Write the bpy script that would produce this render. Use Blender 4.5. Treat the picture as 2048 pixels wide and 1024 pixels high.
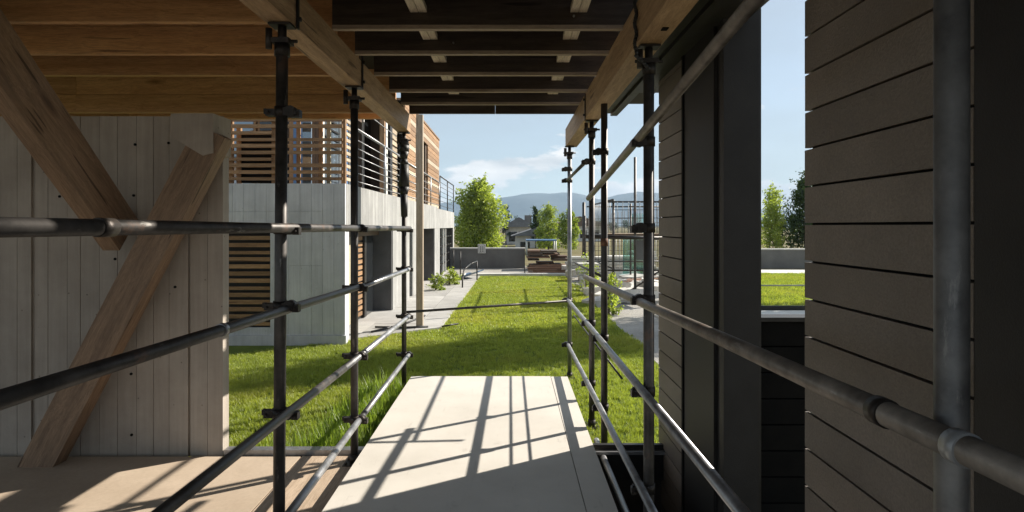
import bpy, bmesh, math, random
import numpy as np
from mathutils import Vector, Matrix

random.seed(7); rng = np.random.default_rng(7)
for o in list(bpy.data.objects): bpy.data.objects.remove(o)
S = bpy.context.scene
C = bpy.context.scene.collection
R = math.radians

# ------------------------------------------------------------------ camera
cam = bpy.data.cameras.new('camera'); camo = bpy.data.objects.new('camera', cam); C.objects.link(camo)
camo.location = (0, 0, 1.6); camo.rotation_euler = (R(90), 0, 0)
cam.sensor_width = 36; cam.lens = 36 * 1220 / 2048
cam.shift_x = 2 / 2048; cam.shift_y = -60 / 2048
cam.clip_start = 0.05; cam.clip_end = 9000
S.camera = camo
S.render.resolution_x = 1024; S.render.resolution_y = 512

# ------------------------------------------------------------------ sky, sun, exposure
SUN_AZ, SUN_EL = 58.0, 32.5
w = bpy.data.worlds.new('World'); S.world = w; w.use_nodes = True
nt = w.node_tree; nt.nodes.clear()
def N(tree, t, **k):
    n = tree.nodes.new(t)
    for a, b in k.items(): setattr(n, a, b)
    return n
out = N(nt, 'ShaderNodeOutputWorld'); bg = N(nt, 'ShaderNodeBackground'); bg.inputs[1].default_value = 0.105
sky = N(nt, 'ShaderNodeTexSky', sky_type='NISHITA', sun_disc=False)
sky.sun_elevation = R(SUN_EL); sky.sun_rotation = R(SUN_AZ); sky.altitude = 300
sky.air_density = 1.0; sky.dust_density = 0.6; sky.ozone_density = 1.4
tc = N(nt, 'ShaderNodeTexCoord'); sep = N(nt, 'ShaderNodeSeparateXYZ')
nt.links.new(tc.outputs['Generated'], sep.inputs[0])
mp = N(nt, 'ShaderNodeMapping'); mp.inputs['Scale'].default_value = (7, 7, 20); mp.inputs['Location'].default_value = (3.1, 1.9, .6)
nt.links.new(tc.outputs['Generated'], mp.inputs[0])
ns = N(nt, 'ShaderNodeTexNoise'); ns.inputs['Scale'].default_value = 1.0; ns.inputs['Detail'].default_value = 9; ns.inputs['Roughness'].default_value = .56
nt.links.new(mp.outputs[0], ns.inputs[0])
# clouds: a bank low over the horizon, thinning upwards, all the way round
band = N(nt, 'ShaderNodeMapRange'); band.inputs[1].default_value = 0.02; band.inputs[2].default_value = 0.15
band.inputs[3].default_value = 0.175; band.inputs[4].default_value = -0.10
nt.links.new(sep.outputs[2], band.inputs[0])
add = N(nt, 'ShaderNodeMath', operation='ADD'); nt.links.new(ns.outputs[0], add.inputs[0]); nt.links.new(band.outputs[0], add.inputs[1])
rp = N(nt, 'ShaderNodeValToRGB'); rp.color_ramp.elements[0].position = .54; rp.color_ramp.elements[1].position = .595
nt.links.new(add.outputs[0], rp.inputs[0])
mpb = N(nt, 'ShaderNodeMapping'); mpb.inputs['Scale'].default_value = (9, 9, 30); mpb.inputs['Location'].default_value = (0, 0, .35)
nt.links.new(tc.outputs['Generated'], mpb.inputs[0])
nsb = N(nt, 'ShaderNodeTexNoise'); nsb.inputs['Scale'].default_value = 1; nsb.inputs['Detail'].default_value = 5
nt.links.new(mpb.outputs[0], nsb.inputs[0])
cc = N(nt, 'ShaderNodeMixRGB'); cc.inputs[1].default_value = (3.15, 3.3, 3.4, 1); cc.inputs[2].default_value = (4.9, 4.8, 4.65, 1)
rpb = N(nt, 'ShaderNodeValToRGB'); rpb.color_ramp.elements[0].position = .36; rpb.color_ramp.elements[1].position = .58; nt.links.new(nsb.outputs[0], rpb.inputs[0]); nt.links.new(rpb.outputs[0], cc.inputs[0])
mul = N(nt, 'ShaderNodeMath', operation='MULTIPLY'); mul.inputs[1].default_value = .95; nt.links.new(rp.outputs[0], mul.inputs[0])
mx = N(nt, 'ShaderNodeMixRGB'); nt.links.new(mul.outputs[0], mx.inputs[0]); nt.links.new(sky.outputs[0], mx.inputs[1]); nt.links.new(cc.outputs[0], mx.inputs[2])
# thin high veil that pales the blue
vl = N(nt, 'ShaderNodeMapRange'); vl.inputs[1].default_value = .3; vl.inputs[2].default_value = .8; vl.inputs[3].default_value = .68; vl.inputs[4].default_value = .92
mpv = N(nt, 'ShaderNodeMapping'); mpv.inputs['Scale'].default_value = (2, 2, 7); nt.links.new(tc.outputs['Generated'], mpv.inputs[0])
nv = N(nt, 'ShaderNodeTexNoise'); nv.inputs['Scale'].default_value = 1; nv.inputs['Detail'].default_value = 6; nt.links.new(mpv.outputs[0], nv.inputs[0]); nt.links.new(nv.outputs[0], vl.inputs[0])
mv = N(nt, 'ShaderNodeMixRGB'); mv.inputs[2].default_value = (2.18, 2.46, 2.62, 1); nt.links.new(vl.outputs[0], mv.inputs[0]); nt.links.new(sky.outputs[0], mv.inputs[1]); nt.links.new(mv.outputs[0], mx.inputs[1])
nt.links.new(mx.outputs[0], bg.inputs[0]); nt.links.new(bg.outputs[0], out.inputs[0])

sun = bpy.data.lights.new('sun', 'SUN'); suno = bpy.data.objects.new('sun', sun); C.objects.link(suno)
sd = Vector((math.sin(R(SUN_AZ)) * math.cos(R(SUN_EL)), math.cos(R(SUN_AZ)) * math.cos(R(SUN_EL)), math.sin(R(SUN_EL))))
suno.rotation_euler = (-sd).to_track_quat('-Z', 'Y').to_euler()
suno.location = sd * 30
sun.energy = 4.4; sun.angle = R(0.55); sun.color = (1, .93, .82)
S.view_settings.view_transform = 'Standard'; S.view_settings.look = 'None'
S.view_settings.exposure = 1.12; S.view_settings.gamma = 1; S.view_settings.use_curve_mapping = False

# ------------------------------------------------------------------ materials
def newmat(name):
    m = bpy.data.materials.new(name); m.use_nodes = True; t = m.node_tree
    return m, t, t.nodes['Principled BSDF']
def ramp(t, src, stops):
    r = N(t, 'ShaderNodeValToRGB'); e = r.color_ramp.elements
    e[0].position, e[0].color = stops[0][0], (*stops[0][1], 1)
    e[1].position, e[1].color = stops[-1][0], (*stops[-1][1], 1)
    for p, c in stops[1:-1]:
        x = e.new(p); x.color = (*c, 1)
    t.links.new(src, r.inputs[0]); return r.outputs[0]
def coords(t, scale, world=False, jitter=True):
    c = N(t, 'ShaderNodeTexCoord')
    m = N(t, 'ShaderNodeMapping'); m.inputs['Scale'].default_value = scale
    if world:
        g = N(t, 'ShaderNodeNewGeometry'); t.links.new(g.outputs['Position'], m.inputs[0])
    else:
        t.links.new(c.outputs['Object'], m.inputs[0])
        if jitter:
            oi = N(t, 'ShaderNodeObjectInfo'); v = N(t, 'ShaderNodeVectorMath', operation='SCALE'); v.inputs[0].default_value = (37, 53, 71)
            t.links.new(oi.outputs['Random'], v.inputs[3]); t.links.new(v.outputs[0], m.inputs['Location'])
    return m.outputs[0]
def noise(t, vec, scale, detail=5, rough=.55):
    n = N(t, 'ShaderNodeTexNoise'); n.inputs['Scale'].default_value = scale; n.inputs['Detail'].default_value = detail
    n.inputs['Roughness'].default_value = rough; t.links.new(vec, n.inputs[0]); return n.outputs[0]
def mixc(t, a, b, f, mode='MIX'):
    m = N(t, 'ShaderNodeMixRGB', blend_type=mode)
    for i, v in ((0, f), (1, a), (2, b)):
        if isinstance(v, (int, float)): m.inputs[i].default_value = v
        elif isinstance(v, tuple): m.inputs[i].default_value = (*v, 1)
        else: t.links.new(v, m.inputs[i])
    return m.outputs[0]
def tint(t, col, amt):
    if not amt: return col
    oi = N(t, 'ShaderNodeObjectInfo'); mr = N(t, 'ShaderNodeMapRange'); mr.inputs[3].default_value = 1 - amt; mr.inputs[4].default_value = 1 + amt
    t.links.new(oi.outputs['Random'], mr.inputs[0])
    h = N(t, 'ShaderNodeHueSaturation'); t.links.new(mr.outputs[0], h.inputs['Value']); t.links.new(col, h.inputs['Color']); return h.outputs[0]
def bump(t, p, h, strength, dist=.01):
    b = N(t, 'ShaderNodeBump'); b.inputs['Strength'].default_value = strength; b.inputs['Distance'].default_value = dist
    t.links.new(h, b.inputs['Height']); t.links.new(b.outputs[0], p.inputs['Normal'])

def plain(name, c1, c2, scale=6, rough=.7, metal=0, var=.06, bmp=.15, dist=.004, world=False, fine=60, spec=.5, rvar=.15, fc=.45):
    m, t, p = newmat(name); v = coords(t, (1, 1, 1), world)
    a = noise(t, v, scale, 7, .62); f = noise(t, v, fine, 3)
    col = ramp(t, a, [(.3, c1), (.7, c2)])
    col = mixc(t, col, mixc(t, (.55, .55, .55), (1.35, 1.35, 1.35), f), fc, 'MULTIPLY')
    t.links.new(tint(t, col, var), p.inputs['Base Color'])
    r = N(t, 'ShaderNodeMapRange'); r.inputs[3].default_value = max(.05, rough - rvar); r.inputs[4].default_value = min(1, rough + rvar)
    t.links.new(a, r.inputs[0]); t.links.new(r.outputs[0], p.inputs['Roughness'])
    p.inputs['Metallic'].default_value = metal; p.inputs['Specular IOR Level'].default_value = spec
    mh = N(t, 'ShaderNodeMath', operation='ADD'); t.links.new(a, mh.inputs[0]); t.links.new(f, mh.inputs[1])
    bump(t, p, mh.outputs[0], bmp, dist); return m
def wood(name, dark, light, axis='X', rough=.62, var=.12, knots=.5, grain=26, bmp=.25):
    m, t, p = newmat(name)
    s = {'X': (.55, 9, 9), 'Y': (9, .55, 9), 'Z': (9, 9, .55)}[axis]
    s2 = {'X': (1.1, 4, 4), 'Y': (4, 1.1, 4), 'Z': (4, 4, 1.1)}[axis]
    v = coords(t, s); v2 = coords(t, s2)
    wv = noise(t, v2, .8, 3)
    vm = N(t, 'ShaderNodeVectorMath', operation='MULTIPLY_ADD'); vm.inputs[1].default_value = (1.2, 1.2, 1.2)
    t.links.new(wv, vm.inputs[0]); t.links.new(v, vm.inputs[2])
    g = noise(t, vm.outputs[0], grain / 10, 9, .68); g2 = noise(t, vm.outputs[0], grain / 1.5, 4, .6)
    mid = tuple((a + b) / 2 for a, b in zip(dark, light))
    col = ramp(t, g, [(.28, dark), (.5, mid), (.72, light)])
    col = mixc(t, col, ramp(t, g2, [(.35, (.62, .58, .55)), (.55, (1.08, 1.06, 1.03))]), .55, 'MULTIPLY')
    if knots:
        vo = N(t, 'ShaderNodeTexVoronoi'); vo.inputs['Scale'].default_value = 1.05; t.links.new(v2, vo.inputs['Vector'])
        k = ramp(t, vo.outputs['Distance'], [(.05, (.08, .055, .04)), (.08, (.45, .37, .31)), (.16, (1, 1, 1))])
        col = mixc(t, col, k, knots, 'MULTIPLY')
    fine = noise(t, vm.outputs[0], grain * 1.6, 3, .6)
    col = mixc(t, col, ramp(t, fine, [(.33, (.70, .66, .62)), (.5, (1.02, 1.01, 1))]), .5, 'MULTIPLY')
    ck = noise(t, coords(t, tuple(q * .5 for q in s)), grain / 6, 2, .4)
    col = mixc(t, col, ramp(t, ck, [(.268, (.22, .18, .15)), (.30, (1, 1, 1))]), .8, 'MULTIPLY')
    t.links.new(tint(t, col, var), p.inputs['Base Color']); p.inputs['Roughness'].default_value = rough
    p.inputs['Specular IOR Level'].default_value = .35
    bump(t, p, g2, bmp, .004); return m

MAT = {}
def tubemat(name, c1, c2, rough, metal, splash, rust):
    m, t, p = newmat(name); v = coords(t, (1, 1, 1)); vl = coords(t, (1, 1, .25))
    a = noise(t, v, 9, 7, .65); b = noise(t, vl, 22, 6, .7); c = noise(t, v, 5, 8, .7)
    col = ramp(t, a, [(.3, c1), (.7, c2)])
    col = mixc(t, col, (.42, .40, .37), ramp(t, b, [(.62, (0, 0, 0)), (.68, (splash,) * 3)]))
    rm = ramp(t, c, [(.58, (0, 0, 0)), (.66, (rust,) * 3)]); col = mixc(t, col, (.13, .065, .035), rm)
    t.links.new(tint(t, col, .1), p.inputs['Base Color'])
    mm = N(t, 'ShaderNodeMath', operation='SUBTRACT'); mm.inputs[0].default_value = metal; t.links.new(rm, mm.inputs[1]); mm.use_clamp = True; t.links.new(mm.outputs[0], p.inputs['Metallic'])
    rr = N(t, 'ShaderNodeMapRange'); rr.inputs[3].default_value = rough - .12; rr.inputs[4].default_value = rough + .25; t.links.new(a, rr.inputs[0]); t.links.new(rr.outputs[0], p.inputs['Roughness'])
    bump(t, p, b, .25, .003); return m
for ax in 'XYZ':
    MAT['glulam' + ax] = wood('glulam' + ax, (.42, .215, .092), (.68, .40, .195), ax, knots=.85, var=.14)
    MAT['timber' + ax] = wood('timber' + ax, (.27, .17, .095), (.55, .38, .235), ax, knots=.5, var=.08)
    MAT['slat' + ax] = wood('slat' + ax, (.20, .11, .055), (.40, .25, .135), ax, knots=.3, var=.25)
    MAT['bleached' + ax] = wood('bleached' + ax, (.36, .29, .21), (.60, .50, .38), ax, knots=.3, var=.2)
MAT['brace'] = wood('brace', (.15, .10, .068), (.34, .235, .155), 'X', knots=.5, var=.06, grain=34)
MAT['stackA'] = wood('stackA', (.09, .05, .032), (.17, .10, .065), 'X'); MAT['stackB'] = wood('stackB', (.13, .075, .048), (.23, .145, .095), 'X'); MAT['stackC'] = wood('stackC', (.07, .05, .038), (.13, .095, .07), 'X')
MAT['post_wood'] = wood('post_wood', (.30, .24, .18), (.55, .46, .36), 'Z', knots=.3)
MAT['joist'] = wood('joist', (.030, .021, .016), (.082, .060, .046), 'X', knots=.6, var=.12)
MAT['batten'] = wood('batten', (.24, .185, .14), (.42, .335, .255), 'X', knots=.2, var=.08)
MAT['strap'] = wood('strap', (.52, .44, .33), (.80, .70, .55), 'Y', knots=.1)
MAT['plywood'] = wood('plywood', (.40, .31, .225), (.58, .475, .37), 'X', knots=.12, var=.05, grain=9, rough=.8, bmp=.1)
MAT['plywood'] = plain('plywood_plain', (.415, .325, .24), (.545, .44, .335), 1.4, .8, var=.05, bmp=.12, fine=45, fc=.3)
MAT['plank'] = wood('plank', (.36, .275, .20), (.56, .45, .345), 'Y', knots=.35, var=.1, rough=.72)
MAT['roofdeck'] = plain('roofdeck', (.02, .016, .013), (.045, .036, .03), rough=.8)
MAT['deck'] = plain('deck', (.58, .545, .49), (.74, .705, .645), 2.2, .72, bmp=.08, fine=140, var=0)
def deckmat():
    m, t, p = newmat('deck_worn'); v = coords(t, (1, 1, 1), world=True); vy = coords(t, (6, .7, 6), world=True)
    a = noise(t, v, 1.1, 8, .65); b = noise(t, v, 7, 7, .7); c = noise(t, vy, 3, 6, .7); f = noise(t, v, 150, 3)
    col = ramp(t, a, [(.3, (.53, .495, .44)), (.7, (.655, .615, .555))])
    col = mixc(t, col, (.36, .33, .29), ramp(t, b, [(.60, (0, 0, 0)), (.74, (.5, .5, .5))]))
    col = mixc(t, col, (.42, .385, .34), ramp(t, c, [(.61, (0, 0, 0)), (.67, (.4, .4, .4))]))
    vo = N(t, 'ShaderNodeTexVoronoi'); vo.inputs['Scale'].default_value = 5; t.links.new(v, vo.inputs['Vector'])
    col = mixc(t, col, ramp(t, vo.outputs['Distance'], [(.012, (.25, .23, .21)), (.03, (1, 1, 1))]), .8, 'MULTIPLY')
    col = mixc(t, col, mixc(t, (.75, .75, .75), (1.2, 1.2, 1.2), f), .35, 'MULTIPLY')
    t.links.new(col, p.inputs['Base Color']); p.inputs['Roughness'].default_value = .74; bump(t, p, f, .12, .003); return m
MAT['deck'] = deckmat()
MAT['inlay'] = plain('inlay', (.12, .12, .12), (.19, .185, .18), 5, .75)
MAT['cladding'] = plain('cladding', (.140, .115, .096), (.220, .184, .154), 1.6, .62, bmp=.6, dist=.004, fine=120, fc=.95, var=.12, rvar=.08)
MAT['darkpanel'] = plain('darkpanel', (.017, .0155, .015), (.033, .030, .029), 3, .55, bmp=.4, dist=.003, fine=210, var=.03, rvar=.08, spec=.25)
MAT['blackmetal'] = plain('blackmetal', (.014, .013, .013), (.035, .032, .030), 8, .48, .4, var=.1, bmp=.2)
MAT['steel'] = plain('steel', (.23, .23, .235), (.44, .44, .45), 9, .36, .85, var=.08, bmp=.15, dist=.002, fine=90)
MAT['darksteel'] = plain('darksteel', (.05, .048, .047), (.12, .112, .106), 10, .40, .75, var=.08, bmp=.25, dist=.002, fine=80)
MAT['steel'] = tubemat('steel', (.22, .22, .225), (.44, .44, .45), .36, .8, .35, .35)
MAT['darksteel'] = tubemat('darksteel', (.04, .038, .037), (.115, .105, .098), .42, .65, .45, .55)
MAT['galv'] = tubemat('galv', (.20, .20, .205), (.40, .40, .41), .44, .4, .35, .45)
MAT['galv_dark'] = tubemat('galv_dark', (.07, .068, .068), (.22, .215, .21), .46, .45, .30, .55)
MAT['worn'] = tubemat('worn', (.10, .085, .072), (.30, .26, .22), .42, .45, .35, .75)
MAT['coupler'] = plain('coupler', (.022, .019, .018), (.065, .055, .048), 14, .5, .7, var=.2, bmp=.4, dist=.003, fine=80)
MAT['galv'] = plain('galv', (.22, .225, .23), (.42, .43, .44), 7, .42, .35, var=.04, bmp=.25, dist=.002, fine=60)
MAT['rust'] = plain('rust', (.13, .06, .035), (.25, .13, .08), 20, .8, .2)
MAT['plaster'] = plain('plaster', (.12, .115, .11), (.20, .195, .185), 1.2, .88, bmp=.2, fine=40)
MAT['paving'] = plain('paving', (.30, .29, .275), (.42, .41, .39), 2, .85, var=.12, bmp=.2, fine=70)
MAT['kerb'] = plain('kerb', (.50, .49, .46), (.66, .645, .61), 2, .85, bmp=.2, fine=50)
MAT['stone'] = plain('stone', (.42, .40, .37), (.66, .64, .60), 3, .85, var=.25, bmp=.4, fine=30)
MAT['void'] = plain('void', (.006, .006, .006), (.013, .012, .011), 4, .9, spec=.08)
MAT['pit'] = plain('pit', (.03, .024, .018), (.06, .048, .04), 3, .95)
MAT['darkreveal'] = plain('darkreveal', (.07, .07, .072), (.12, .12, .122), 3, .8)
MAT['white'] = plain('white', (.62, .61, .58), (.76, .75, .72), 5, .6)
MAT['ink'] = plain('ink', (.05, .05, .06), (.10, .10, .11), 5, .6)
MAT['mesh_cream'] = plain('mesh_cream', (.34, .29, .19), (.50, .44, .31), 30, .8, bmp=.6, fine=120)
MAT['bluepaint'] = plain('bluepaint', (.07, .15, .30), (.13, .25, .45), 4, .4)
MAT['brownpanel'] = plain('brownpanel', (.10, .065, .045), (.17, .115, .08), 4, .6)
MAT['roofgrey'] = plain('roofgrey', (.10, .105, .115), (.18, .185, .2), 3, .8)
MAT['bark'] = plain('bark', (.06, .045, .033), (.15, .115, .085), 9, .95, bmp=.8, dist=.02)
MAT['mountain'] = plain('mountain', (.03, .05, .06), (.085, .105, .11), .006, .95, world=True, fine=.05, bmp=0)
MAT['rubber'] = plain('rubber', (.012, .012, .013), (.03, .03, .03), 9, .55, bmp=.5)

def concrete(name, c1, c2, boards=0, var=.07, whole=False):
    m, t, p = newmat(name); v = coords(t, (1, 1, 1), world=whole); vs = coords(t, (7, 7, .35), world=whole)
    a = noise(t, v, 2.2, 8, .65); st = noise(t, vs, 3.5, 7, .65); f = noise(t, v, 55, 3)
    col = ramp(t, a, [(.3, c1), (.7, c2)])
    col = mixc(t, col, ramp(t, st, [(.3, (.62, .60, .58)), (.62, (1.10, 1.09, 1.08))]), .32 if whole else .6, 'MULTIPLY')
    vo = N(t, 'ShaderNodeTexVoronoi'); vo.inputs['Scale'].default_value = 9; t.links.new(v, vo.inputs['Vector'])
    k = ramp(t, vo.outputs['Distance'], [(.035, (.25, .24, .23)), (.075, (1, 1, 1))])
    col = mixc(t, col, k, .7, 'MULTIPLY')
    h = st
    if boards:
        g = coords(t, (1 / boards,) * 3, world=True); sx = N(t, 'ShaderNodeSeparateXYZ'); t.links.new(g, sx.inputs[0])
        fr = N(t, 'ShaderNodeMath', operation='FRACT'); t.links.new(sx.outputs[1], fr.inputs[0])
        line = ramp(t, fr.outputs[0], [(.0, (.45, .44, .43)), (.07, (1, 1, 1)), (.93, (1, 1, 1)), (1, (.45, .44, .43))])
        fl = N(t, 'ShaderNodeMath', operation='FLOOR'); t.links.new(sx.outputs[1], fl.inputs[0])
        wn = N(t, 'ShaderNodeTexWhiteNoise', noise_dimensions='1D'); t.links.new(fl.outputs[0], wn.inputs['W'])
        col = mixc(t, col, mixc(t, (.80, .80, .80), (1.08, 1.08, 1.08), wn.outputs[0]), 1, 'MULTIPLY')
        col = mixc(t, col, line, .8, 'MULTIPLY')
    t.links.new(tint(t, col, var), p.inputs['Base Color']); p.inputs['Roughness'].default_value = .86
    ad = N(t, 'ShaderNodeMath', operation='ADD'); t.links.new(h, ad.inputs[0]); t.links.new(f, ad.inputs[1])
    bump(t, p, ad.outputs[0], .18, .004); return m
MAT['concrete'] = concrete('concrete', (.33, .287, .243), (.45, .40, .345), var=.035, whole=True)
MAT['concrete_house'] = concrete('concrete_house', (.46, .475, .505), (.60, .615, .64), var=.03, whole=True)
MAT['concrete_board'] = concrete('concrete_board', (.30, .30, .295), (.43, .43, .42), boards=.11)

def glassmat(name, col, rough=.06):
    m, t, p = newmat(name); p.inputs['Base Color'].default_value = (*col, 1); p.inputs['Roughness'].default_value = rough
    p.inputs['Specular IOR Level'].default_value = .9; p.inputs['Metallic'].default_value = .55
    v = coords(t, (1, 1, 1)); bump(t, p, noise(t, v, 1.5, 2), .05, .05); return m
MAT['glass'] = glassmat('glass', (.22, .27, .32)); MAT['darkglass'] = glassmat('darkglass', (.035, .04, .045))
def clearglass(name, col):
    m, t, p = newmat(name); t.nodes.remove(p); o = t.nodes['Material Output']
    tr = N(t, 'ShaderNodeBsdfTransparent'); tr.inputs[0].default_value = (*col, 1); gl = N(t, 'ShaderNodeBsdfGlossy'); gl.inputs['Roughness'].default_value = .05
    ms = N(t, 'ShaderNodeMixShader'); ms.inputs[0].default_value = .22
    t.links.new(tr.outputs[0], ms.inputs[1]); t.links.new(gl.outputs[0], ms.inputs[2]); t.links.new(ms.outputs[0], o.inputs[0]); return m
MAT['teal_glass'] = clearglass('teal_glass', (.55, .80, .78))

def leafmat(name, c1, c2, trans=.4, dry=None):
    m, t, p = newmat(name); t.nodes.remove(p); o = t.nodes['Material Output']
    v = coords(t, (1, 1, 1), world=True); a = noise(t, v, 2.3, 4)
    oi = N(t, 'ShaderNodeObjectInfo')
    g = N(t, 'ShaderNodeNewGeometry')
    f = mixc(t, a, g.outputs['Random Per Island'], .5)
    f = mixc(t, f, oi.outputs['Random'], .25)
    col = ramp(t, f, [(.25, c1), (.75, c2)])
    if dry:
        pt = noise(t, v, .55, 5, .6); col = mixc(t, col, dry, ramp(t, pt, [(.48, (0, 0, 0)), (.74, (.6, .6, .6))]))
    d = N(t, 'ShaderNodeBsdfDiffuse'); tr = N(t, 'ShaderNodeBsdfTranslucent'); ms = N(t, 'ShaderNodeMixShader'); ms.inputs[0].default_value = trans
    t.links.new(col, d.inputs[0]); t.links.new(mixc(t, col, (1.25, 1.3, .7), 1, 'MULTIPLY'), tr.inputs[0])
    t.links.new(d.outputs[0], ms.inputs[1]); t.links.new(tr.outputs[0], ms.inputs[2])
    gl = N(t, 'ShaderNodeBsdfGlossy'); gl.inputs['Roughness'].default_value = .45; ms2 = N(t, 'ShaderNodeMixShader'); ms2.inputs[0].default_value = .04
    t.links.new(ms.outputs[0], ms2.inputs[1]); t.links.new(gl.outputs[0], ms2.inputs[2]); t.links.new(ms2.outputs[0], o.inputs[0]); return m
MAT['grass'] = leafmat('grass', (.15, .195, .026), (.40, .45, .085), .5, dry=(.48, .43, .10))
MAT['tallgrass'] = leafmat('tallgrass', (.08, .14, .018), (.25, .33, .055), .55)
MAT['leaf_bright'] = leafmat('leaf_bright', (.16, .215, .035), (.40, .46, .10), .6)
MAT['leaf_mid'] = leafmat('leaf_mid', (.075, .12, .022), (.20, .26, .055), .5)
MAT['leaf_dark'] = leafmat('leaf_dark', (.022, .045, .012), (.07, .11, .028), .3)
MAT['leaf_blue'] = leafmat('leaf_blue', (.03, .05, .035), (.06, .09, .055), .2)
def groundmat(name, stops, sc=1.2):
    m, t, p = newmat(name); v = coords(t, (1, 1, 1), world=True)
    a = noise(t, v, sc, 7, .65); f = noise(t, v, 30, 4)
    col = ramp(t, a, stops); col = mixc(t, col, mixc(t, (.5, .5, .5), (1.4, 1.4, 1.4), f), .6, 'MULTIPLY')
    t.links.new(col, p.inputs['Base Color']); p.inputs['Roughness'].default_value = .95; p.inputs['Specular IOR Level'].default_value = .1
    bump(t, p, f, .6, .03); return m
MAT['lawn'] = groundmat('lawn', [(.3, (.07, .105, .02)), (.7, (.13, .165, .035))])
MAT['terrain'] = groundmat('terrain', [(.3, (.10, .11, .045)), (.5, (.17, .145, .075)), (.72, (.20, .165, .10))], .15)
MAT['site'] = groundmat('site', [(.3, (.28, .265, .24)), (.7, (.42, .40, .37))], .9)

# ------------------------------------------------------------------ helpers
WM = {}
def link(o, world=None, parent=None):
    C.objects.link(o)
    world = world or Matrix.Identity(4)
    WM[o.name] = world
    if parent is not None:
        o.parent = parent; o.matrix_basis = WM[parent.name].inverted() @ world
    else: o.matrix_basis = world
    return o
def tag(o, label=None, cat=None, group=None, kind=None):
    for k, v in (('label', label), ('category', cat), ('group', group), ('kind', kind)):
        if v: o[k] = v
    return o
def thing(name, loc, label, cat, group=None):
    return tag(link(bpy.data.objects.new(name, None), Matrix.Translation(loc)), label, cat, group)
class MB:
    def __init__(s): s.bm = bmesh.new()
    def box(s, a, b, M=None):
        v = [s.bm.verts.new((x, y, z)) for x in (a[0], b[0]) for y in (a[1], b[1]) for z in (a[2], b[2])]
        if M is not None:
            for q in v: q.co = M @ q.co
        for f in ((0, 1, 3, 2), (4, 6, 7, 5), (0, 4, 5, 1), (2, 3, 7, 6), (0, 2, 6, 4), (1, 5, 7, 3)): s.bm.faces.new([v[i] for i in f])
        return s
    def tube(s, a, b, r, r2=None, n=12, cap=True):
        a = Vector(a); b = Vector(b); r2 = r if r2 is None else r2
        q = (b - a).to_track_quat('Z', 'Y'); A = []; B = []
        for i in range(n):
            t = 2 * math.pi * i / n; d = q @ Vector((math.cos(t), math.sin(t), 0))
            A.append(s.bm.verts.new(a + d * r)); B.append(s.bm.verts.new(b + d * r2))
        for i in range(n):
            f = s.bm.faces.new((A[i], A[(i + 1) % n], B[(i + 1) % n], B[i])); f.smooth = True
        if cap: s.bm.faces.new(A[::-1]); s.bm.faces.new(B)
        return s
    def poly(s, pts, z0, z1):
        A = [s.bm.verts.new((x, y, z0)) for x, y in pts]; B = [s.bm.verts.new((x, y, z1)) for x, y in pts]; n = len(pts)
        s.bm.faces.new(A[::-1]); s.bm.faces.new(B)
        for i in range(n): s.bm.faces.new((A[i], A[(i + 1) % n], B[(i + 1) % n], B[i]))
        return s
    def mesh(s, name, mat, bevel=0):
        if bevel:
            bmesh.ops.bevel(s.bm, geom=[e for e in s.bm.edges if e.calc_face_angle(0) > .6], offset=bevel, segments=1, affect='EDGES', clamp_overlap=True)
        bmesh.ops.recalc_face_normals(s.bm, faces=s.bm.faces)
        me = bpy.data.meshes.new(name); s.bm.to_mesh(me); s.bm.free(); me.materials.append(MAT[mat] if isinstance(mat, str) else mat); return me
    def build(s, name, mat, parent=None, origin=(0, 0, 0), bevel=0):
        for v in s.bm.verts: v.co -= Vector(origin)
        return link(bpy.data.objects.new(name, s.mesh(name, mat, bevel)), Matrix.Translation(origin), parent)
_mc = {}
def bmesh_box(dims, mat, bevel):
    k = (tuple(round(d, 4) for d in dims), mat, bevel)
    if k not in _mc:
        h = Vector(dims) / 2; _mc[k] = MB().box(-h, h).mesh('box_' + mat, mat, min(bevel, min(dims) * .3) if bevel else 0)
    return _mc[k]
def box(name, a, b, mat, parent=None, bevel=.003, rot=None):
    a = Vector(a); b = Vector(b); d = b - a
    return link(bpy.data.objects.new(name, bmesh_box(tuple(abs(x) for x in d), mat, bevel)),
                Matrix.Translation((a + b) / 2) @ (rot.to_matrix().to_4x4() if rot else Matrix.Identity(4)), parent)
_tc = {}
def tube(name, a, b, r, mat, parent=None, n=20):
    a = Vector(a); b = Vector(b); L = (b - a).length; k = (round(L, 3), r, mat, n)
    if k not in _tc: _tc[k] = MB().tube((0, 0, 0), (0, 0, L), r, n=n).mesh('tube_' + mat, mat)
    return link(bpy.data.objects.new(name, _tc[k]), Matrix.Translation(a) @ (b - a).to_track_quat('Z', 'Y').to_matrix().to_4x4(), parent)
GZ = -0.27      # lawn level
FZ = -0.12      # plywood floor level

# ------------------------------------------------------------------ ground and setting
def sheet(name, rects, z, mat):
    bm = bmesh.new()
    for x0, x1, y0, y1 in rects:
        bm.faces.new([bm.verts.new(p) for p in ((x0, y0, z), (x1, y0, z), (x1, y1, z), (x0, y1, z))])
    me = bpy.data.meshes.new(name); bm.to_mesh(me); bm.free(); me.materials.append(MAT[mat])
    return tag(link(bpy.data.objects.new(name, me)), kind='structure')
PX0, PX1, PY0, PY1, PZ = -7.0, 1.55, -6.0, 4.74, -1.35      # the excavation under the pavilion
BIG = 3300
g = MB(); z = GZ - .012
for x0, x1, y0, y1 in ((-BIG, BIG, PY1, BIG), (-BIG, BIG, -40, PY0), (-BIG, PX0, PY0, PY1), (PX1, BIG, PY0, PY1)):
    g.bm.faces.new([g.bm.verts.new(p) for p in ((x0, y0, z), (x1, y0, z), (x1, y1, z), (x0, y1, z))])
tag(g.build('ground', 'terrain'), kind='structure')
g = MB(); c = [(PX0, PY0), (PX1, PY0), (PX1, PY1), (PX0, PY1)]
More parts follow.
